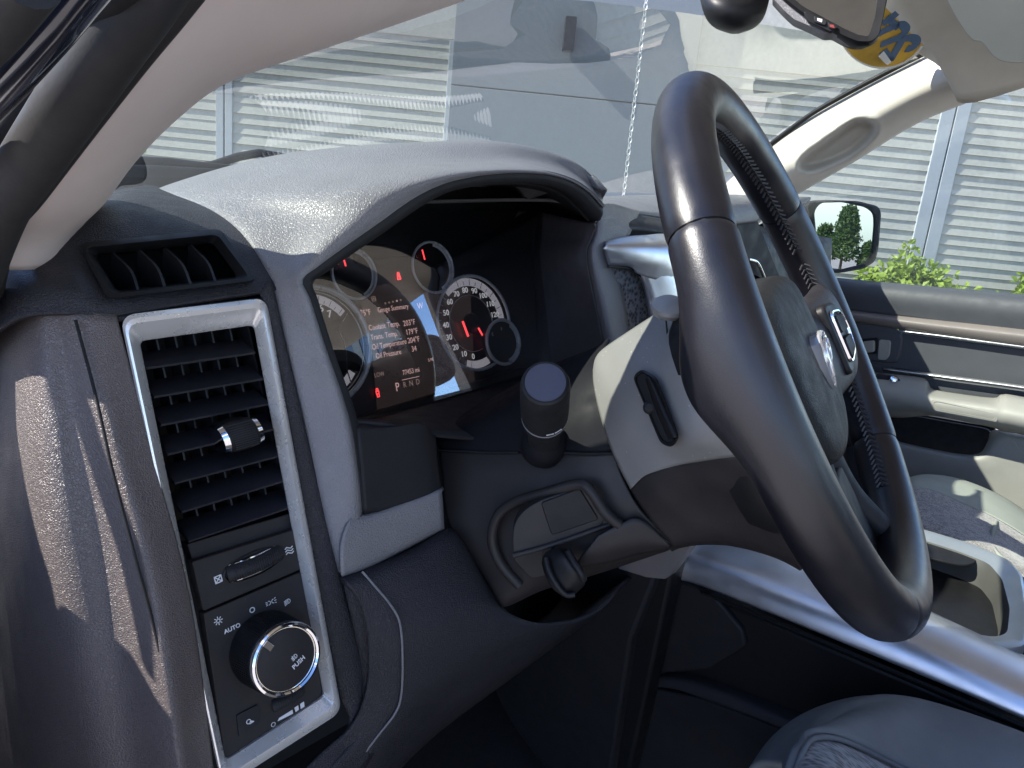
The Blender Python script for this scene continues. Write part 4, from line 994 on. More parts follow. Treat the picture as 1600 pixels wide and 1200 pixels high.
strokes('open_door_tell_tale', C(590, 614, -.0085), [circ(1.2, 8, 0, 360, 0, 3.4), [(-1.6, 1.8), (1.6, 1.8), (1.6, -1), (-1.6, -1), (-1.6, 1.8)], [(-1, -1), (-1, -4), (1.4, -4), (1.4, -1)]], cl, w=.0005, mat=M_glowr, exx=cx_, eyy=cy_, nn=nc)
strokes('seat_belt_tell_tale', C(623, 432, -.0085), [circ(1.2, 8, 0, 360, 0, 3.0), [(-1.4, 1.5), (1.4, 1.2), (2, -3), (-2, -3), (-1.4, 1.5)], [(-1.6, 1.0), (2.0, -2.4)]], cl, w=.0006, mat=M_glowr, exx=cx_, eyy=cy_, nn=nc)
strokes('menu_icon', C(584, 467, -.0085), [[(-2.2, -2.2), (2.2, -2.2), (2.2, 2.2), (-2.2, 2.2), (-2.2, -2.2)], [(-1.5, -1), (0, 1), (1.5, -1)]], cl, w=.0003, mat=M_glowd, exx=cx_, eyy=cy_, nn=nc)
for i in range(5):
    strokes('page_dot', C(602+i*6, 474-i*1.3, -.0085), [circ(.8, 8)], cl, w=.0003, mat=M_glowp if i == 3 else M_glowd, exx=cx_, eyy=cy_, nn=nc)
bar('display_divider', C(628, 594, -.0085), C(655, 588, -.0085), .0006, .0002, M_glowp, ds, cy_)
# brow between upper gauges
slab('cluster_brow', rpoly([C(x, y, -.006) for x, y in ((548, 395), (560, 384), (600, 380), (650, 388), (660, 398), (610, 402), (556, 412))], .004, 3), M_blk2, cl, .004, .001)
slab('cluster_sill', [C(x, y, .002) for x, y in ((560, 652), (600, 640), (860, 562), (860, 580), (600, 668), (560, 676))], M_black, cl, .02, .002)
slab('lens', [C(x, y, .014) for x, y in ((440, 380), (560, 330), (860, 330), (870, 570), (600, 650), (470, 690))], M_lens, cl, .0001, 0)

# ---------------------------------------------------------------- steering wheel
WC = Vector((.5289, .2273, -.1124)); yw, tl = math.radians(18.53), math.radians(26.56)
W1 = Vector((math.cos(yw), math.sin(yw), 0)); W2 = Vector((-math.sin(tl)*math.sin(yw), math.sin(tl)*math.cos(yw), math.cos(tl))); W3 = W1.cross(W2)
def wl(u, v, h): return WC+W1*u+W2*v+W3*h
plane('wh', W3, WC)
sw = empty('steering_wheel', WC, 'black leather steering wheel with stitched rim and chrome emblem on its hub', 'steering wheel')
def rimpt(a, s, rr=.190):
    """a around the wheel (deg), s around the section (deg); thickened thumb grips"""
    A = math.radians(a)
    g = .0190
    lobe = math.exp(-((a % 360-155)/13.0)**2)+math.exp(-((a % 360-25)/13.0)**2)
    bot = math.exp(-((((a % 360)-270)+0)/40.0)**2)
    ru = g+.0008*lobe; rv = g+.0008*bot
    # finger waves on the inner front side of the grips
    B_ = math.radians(s); wv = 0
    for c0 in (105, 125, 140, 75, 55, 40): wv += .0011*math.exp(-(((a % 360)-c0)/5.0)**2)
    k = 1+wv/g*max(0, math.cos(B_-math.pi))
    if math.sin(B_) < 0: rv += .0145*math.exp(-abs(((a % 360)-173)/10.0)**2.2)
    er = W1*math.cos(A)+W2*math.sin(A)
    return WC+er*(rr+math.cos(B_)*ru*k)+W3*(math.sin(B_)*rv)
def rimseg(name, a0, a1, mat, parent, n=60, m=40, shrink=1):
    vs = []; 
    for i in range(n+1):
        a = a0+(a1-a0)*i/n
        e = min(1, min(i, n-i)/1.5)   # slightly tucked ends make the seams
        c = WC+(W1*math.cos(math.radians(a))+W2*math.sin(math.radians(a)))*.19
        for j in range(m):
            p = rimpt(a, 360*j/m); p = c+(p-c)*(shrink*(1-.045*(1-e)**2)); vs.append(p)
    fs = [(i*m+j, i*m+(j+1) % m, (i+1)*m+(j+1) % m, (i+1)*m+j) for i in range(n) for j in range(m)]
    me = mesh(vs, fs); fixn(me); return link(name, me, mat, parent, True)
rimseg('rim_core', 0, 360, M_deep, sw, n=120, m=14, shrink=.93)
rimseg('rim_upper', 32, 150, M_leather, sw, n=90)
rimseg('rim_left', 150.4, 238, M_leather, sw, n=120)
rimseg('rim_lower', 238.3, 318, M_leather, sw, n=60)
rimseg('rim_right', 318.4, 391.6, M_leather, sw, n=60)
# stitched inner seam along the inside of the rim
def stitches(a0, a1, n):
    vs = []; fs = []
    for i in range(n):
        for sgn in (-1, 1):
            a = a0+(a1-a0)*i/n
            p = rimpt(a, 180+sgn*13)*1.0; q = rimpt(a+(a1-a0)/n*.8, 180+sgn*2)
            c = WC+(W1*math.cos(math.radians(a))+W2*math.sin(math.radians(a)))*.19
            p = c+(p-c)*1.03; q = c+(q-c)*1.05
            t = (q-p).normalized(); u = (c-p).normalized(); w = t.cross(u)*.0011; u = u*-.0009
            b = len(vs); vs += [p-w, p+w, p+u*1.2, q-w, q+w, q+u*1.2]; fs += [(b, b+2, b+5, b+3), (b+2, b+1, b+4, b+5), (b, b+3, b+4, b+1), (b, b+1, b+2), (b+3, b+5, b+4)]
    return mesh(vs, fs)
me = stitches(20, 160, 74); fixn(me); tag(link('rim_stitching', me, M_thread, sw), kind='stuff')
me = stitches(300, 376, 46); fixn(me); tag(link('rim_stitching', me, M_thread, sw), kind='stuff')
# puckered leather ridge under the seam
tube('seam_ridge', [rimpt(a, 180)+(W1*math.cos(math.radians(a))+W2*math.sin(math.radians(a)))*.0006 for a in range(22, 158, 2)], .0016, M_leather, sw, n=8)
tube('seam_ridge', [rimpt(a, 180)+(W1*math.cos(math.radians(a))+W2*math.sin(math.radians(a)))*.0006 for a in range(300, 376, 2)], .0016, M_leather, sw, n=8)

# left spoke: wide smooth bulge from the rim to the hub back
def wsec(c, du, dv, n=20, ru=1, rv=1):
    return [c+du*math.cos(2*math.pi*i/n)*ru+dv*math.sin(2*math.pi*i/n)*rv for i in range(n)]
def spoke(name, path, mat):
    rows = []
    for (u, v, h, hw, ht, *sl_) in path:
        k_ = sl_[0] if sl_ else 0
        rows.append([wl(u, v+hw*math.copysign(abs(math.sin(2*math.pi*i/24))**.8, math.sin(2*math.pi*i/24)), h+k_*hw*math.sin(2*math.pi*i/24)+ht*math.copysign(abs(math.cos(2*math.pi*i/24))**.8, math.cos(2*math.pi*i/24))) for i in range(24)])
    return loft(name, rows, mat, sw, N=32, M=24, closed=True, thick=0)
spoke('left_spoke', [(-.186, .020, -.016, .022, .010), (-.176, .018, -.020, .026, .012), (-.150, .010, -.024, .032, .014), (-.115, -.005, -.028, .038, .016), (-.05, -.015, -.032, .042, .02)], M_leather)
spoke('right_spoke', [(.186, -.016, -.002, .036, .012), (.170, -.018, .002, .042, .013), (.140, -.022, .000, .044, .015), (.105, -.024, -.008, .044, .016), (.06, -.026, -.022, .045, .02)], M_leath2)
# airbag cover
def padsec(k, h):
    L = [(-.080, .040), (-.062, .058), (0, .064), (.062, .058), (.080, .040), (.082, -.02), (.066, -.060), (.035, -.076), (0, -.080), (-.035, -.076), (-.066, -.060), (-.082, -.02)]
    return [wl(x*k, -.02+(y+.012)*k, h) for x, y in L]
pad = loft('airbag_cover', [padsec(.98, -.055), padsec(1.0, -.022), padsec(.985, -.010), padsec(.94, -.002), padsec(.82, .003), padsec(.5, .006), padsec(.02, .007)], M_pad, sw, N=60, M=30, closed=True, thick=0)
ring('cover_groove', [[p+W3*0 for p in cr(padsec(1.012, -.024), 60, True)], [p for p in cr(padsec(1.018, -.020), 60, True)], [p for p in cr(padsec(1.0, -.015), 60, True)]], M_deep, sw)
# hub back shell
def hubsec(k, h, dy=0):
    L = [(-.085, .05), (-.05, .072), (0, .078), (.05, .072), (.085, .05), (.09, -.03), (.07, -.10), (0, -.125), (-.07, -.10), (-.09, -.03)]
    return [wl(x*k, -.012+y*k+dy, h) for x, y in L]
loft('hub_back', [hubsec(.95, -.02), hubsec(1.0, -.03), hubsec(1.0, -.05), hubsec(.9, -.07)], M_black, sw, N=48, M=14, closed=True, thick=0)
# emblem: chrome shield outline with a stylised horned head
em = wl(.0, .022, .0185)
sh_ = [(-17, 14), (-12, 18), (0, 20), (12, 18), (17, 14), (16, -2), (8, -16), (0, -22), (-8, -16), (-16, -2)]
def emq(L, h, k=1.0): return [wl(x*.00105*k, -.016+y*.00105*k, h-.0090+y*.00012) for x, y in L]
e0 = ring('emblem', [emq(sh_, .013), emq(sh_, .0205), emq(sh_, .0215, .93), emq(sh_, .0205, .84), emq(sh_, .018, .82)], M_emb, sw)
slab('emblem_field', emq(sh_, .0185, .83), M_gblack, e0, .002, 0)
for s in (-1, 1):
    tube('emblem_horn', [wl(x*s*.00105, -.016+y*.00105, .0115+y*.00012) for x, y in ((2, 9), (8, 11), (12, 6), (11, -1), (6, -3), (6, 2))], [.0032, .0030, .0026, .0022, .0014, .0010], M_emb, e0, n=8, N=20)
slab('emblem_head', emq([(-4, 11), (4, 11), (5, 4), (3, -6), (2, -14), (-2, -14), (-3, -6), (-5, 4)], .0225), M_emb, e0, .004, .0012)
# right spoke switch pod and lower spoke
rp = slab('switch_pod', rpoly([wl(x, y, h) for x, y, h in ((.096, .012, .010), (.134, .008, .0155), (.150, -.014, .0165), (.144, -.044, .0155), (.100, -.056, .010))], .012, 5), M_black, sw, .010, .003, None, 3)
ring('pod_trim', [rpoly([wl(.120+(x-.120)*k, -.020+(y+.020)*k, h+dh) for x, y, h in ((.104, .004, .0125), (.132, .000, .0165), (.141, -.016, .0175), (.136, -.038, .0165), (.106, -.046, .0125))], .008, 4) for k, dh in ((1.0, -.001), (.98, .001), (.92, .001), (.9, -.001))], M_bright, sw)
slab('cruise_button', rpoly([wl(x, y, h) for x, y, h in ((.108, -.002, .0150), (.129, -.005, .0182), (.131, -.018, .0185), (.108, -.018, .0150))], .003, 3), M_blk2, rp, .004, .001)
slab('cruise_button', rpoly([wl(x, y, h) for x, y, h in ((.108, -.023, .0150), (.131, -.023, .0185), (.128, -.036, .0180), (.108, -.040, .0150))], .003, 3), M_blk2, rp, .004, .001)
def lspoke(sgn):
    rows = []
    for (u, v, h, hw, ht) in ((.022, -.085, -.022, .022, .012), (.036, -.125, -.020, .016, .011), (.046, -.155, -.012, .014, .010), (.056, -.180, -.004, .016, .010)):
        rows.append([wl(sgn*u+hw*math.cos(2*math.pi*i/20), v, h+ht*math.sin(2*math.pi*i/20)) for i in range(20)])
    loft('lower_spoke', rows, M_blk2, sw, N=28, M=16, closed=True, thick=0)
lspoke(1); lspoke(-1)
# spoke gap web
slab('lower_web', rpoly([wl(x, y, -.012) for x, y in ((-.030, -.10), (.030, -.10), (.052, -.178), (-.052, -.178))], .01, 4), M_black, sw, .010, .003)

# ---------------------------------------------------------------- steering column
AX = -W3
clm = empty('steering_column', WC+AX*.2, 'black steering column shroud with grey front cover, stalk and tilt lever', 'steering column')
# silver grey cover behind the wheel
def d_(L): return [V(x, y, 'd', z) for x, y, z in L]
gc = loft('wheel_back_cover', [
 d_([(926, 578, .62), (930, 560, .615), (942, 545, .61), (975, 522, .60), (1012, 498, .59), (1045, 478, .58), (1075, 470, .57)]),
 d_([(927, 600, .605), (936, 580, .598), (955, 562, .59), (985, 545, .575), (1020, 525, .56), (1048, 505, .55), (1080, 500, .54)]),
 d_([(935, 640, .592), (950, 615, .58), (975, 598, .566), (1000, 588, .55), (1028, 570, .535), (1052, 556, .52), (1085, 540, .51)]),
 d_([(950, 690, .585), (972, 660, .565), (1000, 640, .55), (1025, 630, .535), (1045, 622, .52), (1070, 610, .505), (1100, 600, .495)]),
 d_([(966, 728, .582), (990, 700, .56), (1012, 690, .545), (1035, 690, .53), (1058, 688, .515), (1085, 680, .50), (1120, 670, .49)]),
 d_([(985, 765, .58), (1005, 745, .56), (1030, 735, .545), (1060, 727, .532), (1090, 722, .518), (1130, 716, .50), (1165, 712, .49)]),
], M_cover, clm, N=40, M=40, thick=.004)
loft('wheel_back_lower', [
 d_([(985, 765, .58), (1005, 745, .56), (1030, 735, .545), (1060, 727, .532), (1090, 722, .518), (1130, 716, .50), (1165, 712, .49)]),
 d_([(1000, 790, .578), (1025, 775, .558), (1055, 765, .545), (1085, 757, .532), (1115, 752, .518), (1150, 748, .505), (1190, 745, .49)]),
 d_([(1025, 822, .578), (1060, 808, .56), (1095, 800, .548), (1130, 795, .535), (1160, 792, .522), (1190, 795, .51), (1220, 800, .50)]),
 d_([(1048, 850, .582), (1090, 842, .568), (1130, 842, .556), (1165, 848, .545), (1200, 858, .534), (1225, 868, .525), (1250, 882, .518)]),
 d_([(1055, 858, .60), (1090, 852, .59), (1130, 852, .58), (1165, 858, .57), (1200, 868, .56), (1225, 878, .55), (1250, 892, .54)]),
], M_colw, clm, N=40, M=30, thick=.004)
tube('cover_seam', d_([(1040, 492, .549), (1042, 515, .545), (1043, 530, .542)]), .0006, M_deep, clm, n=6)
lathe('tilt_button', [(0, .005), (.009, .0042), (.0130, .001), (.0135, -.002), (.011, -.006)], V(1046, 478, 'd', .535), (-.25, -.25, .93), M_cover, clm, n=32)
# paddle switch on the cover
pb = ring('paddle_recess', [rpoly(d_(L), .005, 4) for L in (
 [(988, 588, .546), (1003, 576, .538), (1027, 590, .523), (1062, 684, .503), (1050, 700, .510), (1032, 693, .521)],
 [(991, 590, .543), (1004, 580, .535), (1024, 593, .520), (1058, 684, .500), (1050, 695, .507), (1034, 689, .518)],
 [(996, 596, .549), (1006, 588, .541), (1020, 600, .526), (1052, 680, .508), (1047, 688, .513), (1037, 684, .524)])], M_black, clm)
slab('paddle_back', rpoly(d_([(991, 590, .545), (1004, 580, .537), (1024, 593, .522), (1058, 684, .502), (1050, 695, .509), (1034, 689, .520)]), .004, 3), M_deep, clm, .002, 0)
loft('paddle_switch', [
 d_([(1008, 592, .532), (1014, 610, .529), (1024, 640, .523), (1036, 668, .516), (1044, 686, .509)]),
 d_([(1012, 588, .526), (1020, 606, .521), (1032, 638, .513), (1044, 668, .505), (1052, 684, .500)]),
 d_([(1018, 590, .527), (1027, 606, .521), (1040, 638, .512), (1051, 666, .503), (1058, 680, .499)])], M_black, pb, N=24, M=8, thick=.003)
lathe('paddle_nub', [(0, .004), (.003, .0035), (.0048, .0)], V(1015, 637, 'd', .530), -ray(1016, 637), M_blk2, pb, n=20)
# column shroud upper half
up_rows = [
 d_([(700, 650, .80), (760, 625, .78), (850, 575, .74), (925, 545, .69), (950, 528, .66)]),
 d_([(690, 662, .735), (760, 632, .72), (840, 590, .69), (915, 556, .66), (942, 545, .64)]),
 d_([(680, 675, .70), (750, 650, .68), (835, 625, .655), (905, 595, .63), (932, 580, .62)]),
 d_([(681, 690, .685), (750, 678, .665), (835, 668, .64), (905, 650, .61), (940, 640, .602)]),
 d_([(686, 702, .680), (760, 706, .655), (840, 705, .63), (915, 708, .602), (958, 706, .592)]),
]
loft('upper_shroud', up_rows, M_col, clm, N=40, M=30, thick=.003)
lo_rows = [
 d_([(686, 704, .680), (760, 708, .655), (840, 707, .63), (915, 710, .602), (958, 708, .592)]),
 d_([(690, 740, .672), (765, 740, .648), (845, 742, .622), (925, 750, .598), (975, 752, .588)]),
 d_([(694, 790, .666), (760, 790, .648), (850, 790, .618), (940, 796, .596), (1002, 800, .584)]),
 d_([(705, 828, .664), (765, 838, .648), (860, 838, .618), (960, 838, .596), (1040, 838, .588)]),
 d_([(730, 868, .664), (775, 890, .650), (850, 885, .625), (950, 872, .606), (1048, 850, .592)]),
 d_([(758, 905, .664), (785, 935, .655), (850, 912, .64), (930, 890, .622), (1046, 858, .602)]),
 d_([(775, 935, .668), (790, 948, .665), (850, 922, .66), (930, 898, .65), (1040, 862, .63)]),
]
ls = loft('lower_shroud', lo_rows, M_colw, clm, N=60, M=50, thick=.003)
tube('shroud_split', d_([(686, 703, .6785), (760, 707, .6535), (810, 707, .638)]), .0009, M_deep, clm, n=6)
tube('shroud_split', d_([(878, 707, .6135), (915, 709, .6005), (957, 708, .5905)]), .0009, M_deep, clm, n=6)
# dark sheet put in as the gap's shade between shroud and back cover
loft('column_gap_shade', [d_([(920, 565, .655), (925, 610, .64), (945, 690, .62), (985, 780, .61), (1050, 862, .61)]), d_([(955, 548, .64), (960, 600, .62), (980, 680, .60), (1015, 760, .595), (1075, 850, .60)])], M_deep, clm, N=24, M=4, thick=.002)
# raised shelf with access cover
plane('q', (W3*-0+(-ray(860, 810).normalized()+W2*-.25+Vector((-.1, 0, -.1)))), V(880, 800, 'd', .596))
sf = slab('ignition_shelf', rpoly([V(x, y, 'q') for x, y in ((802, 868), (800, 825), (815, 800), (842, 782), (905, 762), (918, 766), (948, 810), (935, 826))], [.003, .02, .02, .01, .004, .004, .004, .004], 4), M_colw, clm, .016, .003, None, 3)
slab('access_cover', rpoly([V(x, y, 'q', .0015) for x, y in ((845, 786), (906, 763), (936, 812), (862, 837))], .003, 4), M_black, sf, .006, .0008)
tube('shelf_lip', [V(x, y, 'q', .001) for x, y in ((802, 868), (860, 852), (935, 826), (962, 818), (985, 822))], .0022, M_colw, clm, n=8, N=20)
# arch rib round the shelf
tube('shelf_arch', d_([(812, 915, .640), (782, 880, .640), (769, 842, .637), (778, 806, .630), (806, 784, .620), (852, 770, .604), (902, 757, .590), (922, 766, .584), (945, 800, .584), (968, 820, .586)]), .0045, M_colw, clm, n=12, N=44)
slab('key_slot', rpoly([V(x, y, 'q', -.010) for x, y in ((858, 862), (872, 850), (942, 832), (944, 842), (930, 852), (880, 868))], .003, 3), M_deep, clm, .01, .002)
slab('lever_pocket', rpoly([V(x, y, 'q', -.020) for x, y in ((800, 872), (955, 830), (1000, 850), (940, 880), (830, 905))], .004, 3), M_black, clm, .01, .003)
loft('lower_flange', [d_([(935, 838, .585), (965, 822, .583), (1000, 812, .58), (1046, 852, .585)]), d_([(912, 868, .59), (950, 858, .588), (1000, 850, .586), (1046, 856, .588)]), d_([(900, 888, .60), (950, 880, .60), (1000, 866, .60), (1046, 860, .60)])], M_colw, clm, N=20, M=10, thick=.003)
# tilt lever
tlv = loft('tilt_lever', [
 d_([(846, 880, .60), (850, 866, .596), (868, 856, .592), (886, 858, .59)]),
 d_([(852, 900, .59), (862, 880, .585), (880, 868, .58), (898, 880, .58)]),
 d_([(862, 918, .585), (874, 900, .58), (892, 890, .575), (908, 898, .576)]),
 d_([(876, 930, .585), (888, 918, .580), (902, 908, .577), (914, 908, .58)]),
 d_([(884, 934, .59), (896, 930, .588), (906, 922, .585), (914, 914, .585)])], M_black, clm, N=24, M=24, thick=.006)
tube('lever_rim', d_([(888, 862, .580), (898, 880, .574), (908, 896, .572), (912, 906, .575)]), .0028, M_black, clm, n=8, N=14)
tube('lever_rim', d_([(853, 872, .585), (858, 892, .581), (870, 914, .579), (884, 929, .580), (898, 929, .580)]), .0024, M_black, clm, n=8, N=18)
# multi function stalk
s0 = V(850, 690, 'd', .615); s1 = V(852, 598, 'd', .500)
sa = (s1-s0).normalized(); sl_ = (s1-s0).length
print('stalk len', sl_)
lathe('stalk_boot', [(.020, -.01), (.019, -.002), (.017, .006), (.0125, .010), (.011, .012)], s0, sa, M_col, clm, n=40)
stk = lathe('turn_signal_stalk', [(.0135, .0), (.0130, .012), (.0125, .03), (.0165, .05), (.0170, .060)], s0, sa, M_blk2, clm, n=48)
lathe('stalk_ring', [(.0172, .0600), (.0176, .0604), (.0176, .0618), (.0172, .0622)], s0, sa, M_hood, stk, n=48)
lathe('stalk_barrel', [(.0172, .0622), (.0176, .066), (.0178, .085), (.0174, sl_-.012), (.0172, sl_-.006), (.0160, sl_-.001), (.0142, sl_+.0005)], s0, sa, M_blk2, stk, n=48)
lathe('stalk_cap', [(.0142, sl_-.001), (.0142, sl_+.0002), (.0138, sl_+.0008), (.0, sl_+.0012)], s0, sa, M_cap, stk, n=48)
tube('cap_groove', [s0+sa*(sl_+.0007)+((sa.cross(RT)).normalized()*math.cos(t)+(sa.cross(sa.cross(RT))).normalized()*math.sin(t))*.0143 for t in [2*math.pi*i/40 for i in range(40)]], .0005, M_deep, stk, n=6, closed=True)
e_u = (-s0-sa*(-s0).dot(sa)).normalized(); e_v = sa.cross(e_u)
for t in (.25, .62):
    d = e_u*math.cos(t)+(e_v if e_v.dot(RT) > 0 else -e_v)*math.sin(t)
    p = s0+sa*.068+d*.0176
    bar('stalk_mark', p-d.cross(sa)*.0028, p+d.cross(sa)*.0028, .0012, .0006, M_white, stk, sa)

# ---------------------------------------------------------------- centre stack side, console
con = empty('centre_console', (.8, .3, -.5), 'black centre console with satin silver rail, storage recess and open cup tray', 'console')
# left side of centre stack (dark panel) at x ~ .68
slab('stack_side', rpoly([V(x, y, 'x', .66) for x, y in ((760, 1050), (800, 1000), (860, 955), (920, 870), (1030, 870), (1022, 905), (985, 1000), (940, 1290), (850, 1200), (790, 1120))], [.02, .02, .02, .0, 0, 0, 0, 0, .03, .03], 4), M_blk2, con, .02, .004)
slab('stack_edge', [V(x, y, 'x', .675) for x, y in ((985, 840), (1062, 840), (1048, 905), (1000, 1130), (960, 1300), (900, 1300), (985, 1000), (1030, 880))], M_black, con, .03, .004)
slab('stack_trim_foot', rpoly([V(x, y, 'x', .655) for x, y in ((965, 888), (990, 862), (1060, 840), (1085, 846), (1040, 905), (1010, 902))], .003, 3), M_doorb, con, .02, .002)
# silver rail
rail = [
 [V(x, y, 'x', d) for x, y, d in ((1092, 842, .76), (1130, 838, .78), (1250, 862, .80), (1400, 930, .80), (1550, 1000, .80), (1720, 1080, .80))],
 [V(x, y, 'x', d) for x, y, d in ((1085, 850, .73), (1120, 852, .745), (1240, 885, .755), (1400, 948, .755), (1550, 1012, .755), (1720, 1092, .755))],
 [V(x, y, 'x', d) for x, y, d in ((1066, 872, .705), (1110, 880, .712), (1235, 925, .715), (1400, 990, .715), (1550, 1055, .715), (1720, 1132, .715))],
 [V(x, y, 'x', d) for x, y, d in ((1052, 900, .700), (1100, 912, .700), (1225, 962, .700), (1400, 1034, .700), (1550, 1097, .700), (1720, 1175, .700))],
 [V(x, y, 'x', d) for x, y, d in ((1054, 904, .706), (1100, 917, .706), (1225, 967, .706), (1400, 1039, .706), (1550, 1102, .706), (1720, 1180, .706))],
]
loft('silver_rail', rail, M_satin, con, N=50, M=24, thick=.005)
# side body below: rim strip, recess, shelf, outer wall
X0 = .705
def CX(L, d): return [V(x, y, 'x', d) for x, y in L]
slab('side_forewall', CX([(1052, 905), (1110, 925), (1160, 985), (1165, 1010), (1110, 1046), (1040, 1052), (1005, 1068), (1030, 990)], .712), M_blk2, con, .02, .003)
loft('recess_upper', [CX([(1090, 921), (1250, 985), (1500, 1090), (1760, 1200)], .706), CX([(1105, 932), (1260, 996), (1500, 1098), (1760, 1210)], .712), CX([(1120, 945), (1270, 1010), (1500, 1115), (1760, 1226)], .80)], M_black, con, N=20, M=12, thick=.003)
slab('recess_back', CX([(1080, 915), (1400, 1050), (1760, 1200), (1760, 1420), (1300, 1250), (1120, 1060)], .80), M_deep, con, .01, 0)
loft('recess_shelf', [CX([(1165, 1000), (1300, 1052), (1500, 1130), (1760, 1235)], .80), CX([(1128, 1040), (1250, 1088), (1450, 1170), (1700, 1275)], .735), CX([(1100, 1060), (1230, 1110), (1430, 1198), (1690, 1310)], .720)], M_rubber, con, N=20, M=10, thick=.004)
for i in range(11):
    t = i/10; a = V(1160-34*t, 1012+34*t, 'x', .79-.055*t); b = V(1680-30*t, 1215+42*t, 'x', .79-.055*t)
    bar('shelf_rib', a+Vector((0, 0, .0012)), b+Vector((0, 0, .0012)), .0016, .0022, M_rubber, con, (1, 0, 0))
loft('shelf_lip', [CX([(1010, 1052), (1050, 1048), (1100, 1056), (1230, 1105), (1430, 1190), (1690, 1300)], .722), CX([(1012, 1060), (1050, 1060), (1100, 1072), (1230, 1124), (1430, 1210), (1690, 1320)], .705), CX([(1014, 1074), (1050, 1076), (1100, 1092), (1230, 1142), (1430, 1230), (1690, 1340)], .700)], M_dash2, con, N=30, M=10, thick=.003)
slab('side_wall', CX([(1012, 1074), (1100, 1093), (1230, 1144), (1430, 1232), (1690, 1345), (1600, 1500), (1000, 1500), (978, 1180)], .704), M_blk2, con, .02, .002)
# cup tray
ZT = -.435
tray = [(1240, 800), (1300, 806), (1440, 826), (1520, 850), (1575, 874), (1598, 900), (1606, 960), (1602, 1010), (1560, 1014), (1500, 996), (1430, 968), (1300, 915), (1200, 870)]
to = [V(x, y, 'z', ZT) for x, y in tray]
cen = sum(to, Vector())/len(to)
tin = [cen+(p-cen)*.93 for p in to]
t3 = [V(x, y, 'z', ZT-.004) for x, y in ((1260, 824), (1310, 830), (1440, 843), (1500, 862), (1545, 880), (1566, 905), (1578, 950), (1574, 990), (1552, 996), (1500, 985), (1430, 958), (1310, 905), (1220, 865))]
a1 = rpoly(to, .01, 3); a2 = rpoly(t3, .01, 3)
tr_ = ring('cup_tray_rim', [[p-Vector((0, 0, .012)) for p in a1], a1, [p+Vector((0, 0, .002)) for p in [q*.85+w*.15 for q, w in zip(a1, a2)]], [q*.3+w*.7 for q, w in zip(a1, a2)], a2], mk('pale_silver_tray', (.42, .45, .46), .35, metal=.6), con)
c2 = sum(a2, Vector())/len(a2)
ring('cup_tray_wall', [a2, [c2+(p-c2)*.95-Vector((0, 0, .012)) for p in a2], [c2+(p-c2)*.90-Vector((0, 0, .06)) for p in a2]], mk('tray_lining', (.075, .075, .07), .5), con)
slab('cup_tray_floor', [c2+(p-c2)*.92-Vector((0, 0, .06)) for p in a2], M_carpet, con, .004, 0, (0, 0, 1))
slab('tray_slot', rpoly([V(x, y, 'z', ZT-.006) for x, y in ((1400, 838), (1455, 843), (1520, 862), (1528, 876), (1510, 884), (1455, 872), (1390, 852))], .01, 4), M_black, con, .004, .001, (0, 0, 1))
slab('console_body', [Vector((x, y, z)) for x, y, z in ((.72, .62, -.47), (1.04, .62, -.47), (1.04, -.35, -.47), (.72, -.35, -.47))], M_black, con, .3, .005, (0, 0, 1))
tag(slab('floor_carpet', [Vector((.05, .95, -.86)), Vector((1.68, .95, -.86)), Vector((1.68, -1.5, -.86)), Vector((.05, -1.5, -.86))], M_carpet, None, .02, 0, (0, 0, 1)), kind='structure')
tag(slab('kick_panel', [Vector((.085, .60, -.86)), Vector((.085, 1.0, -.86)), Vector((.085, 1.0, .08)), Vector((.085, .80, .07)), Vector((.085, .66, -.06)), Vector((.085, .60, -.3))], M_carpet, None, .02, 0, (-1, 0, 0)), kind='structure')
fwl = slab('firewall', [Vector((.05, .93, -.86)), Vector((1.7, .93, -.86)), Vector((1.7, .93, -.05)), Vector((.05, .93, -.05))], M_carpet, None, .02, 0); tag(fwl, kind='structure')
pe = empty('brake_pedal', V(595, 1195, 'y', .55), 'metal edge of a pedal just showing at the bottom edge in the dark footwell', 'pedal')
slab('pedal_pad', rpoly([V(x, y, 'y', .55) for x, y in ((575, 1196), (590, 1184), (606, 1190), (612, 1240), (570, 1240))], .004, 3), M_blk2, pe, .01, .002)
tube('pedal_bolt', [V(596, 1196, 'y', .545), V(604, 1190, 'y', .545)], .003, M_chrome, pe, n=8)

# ---------------------------------------------------------------- passenger door
pdr = empty('passenger_door', (1.62, .2, -.5), 'far front door trim in dark and pale grey with armrest and map pocket', 'door')
XD = 1.60
def DX(L, d=XD): return [V(x, y, 'x', d) for x, y in L]
loft('sill_pad', [DX([(1180, 418), (1310, 434), (1440, 446), (1600, 460), (1800, 480)], 1.66), DX([(1180, 424), (1310, 440), (1440, 452), (1600, 467), (1800, 488)], 1.615), DX([(1180, 440), (1310, 455), (1440, 470), (1600, 488), (1800, 512)], 1.600), DX([(1180, 462), (1320, 484), (1440, 500), (1600, 525), (1800, 555)], 1.605)], M_door, pdr, N=30, M=20, thick=.004)
loft('upper_roll', [DX([(1180, 462), (1320, 483), (1440, 497), (1600, 514), (1800, 540)], 1.605), DX([(1180, 470), (1322, 489), (1440, 505), (1600, 524), (1800, 550)], 1.588), DX([(1180, 478), (1324, 497), (1440, 515), (1600, 537), (1800, 565)], 1.592), DX([(1180, 484), (1326, 502), (1440, 520), (1600, 543), (1800, 572)], 1.602)], M_doorb, pdr, N=30, M=16, thick=.003)
loft('silver_strip', [DX([(1404, 514), (1480, 523), (1600, 539), (1800, 565)], 1.600), DX([(1404, 517), (1480, 526), (1600, 542), (1800, 568)], 1.594), DX([(1404, 519), (1480, 529), (1600, 545), (1800, 572)], 1.600)], M_satin, pdr, N=24, M=8, thick=.002)
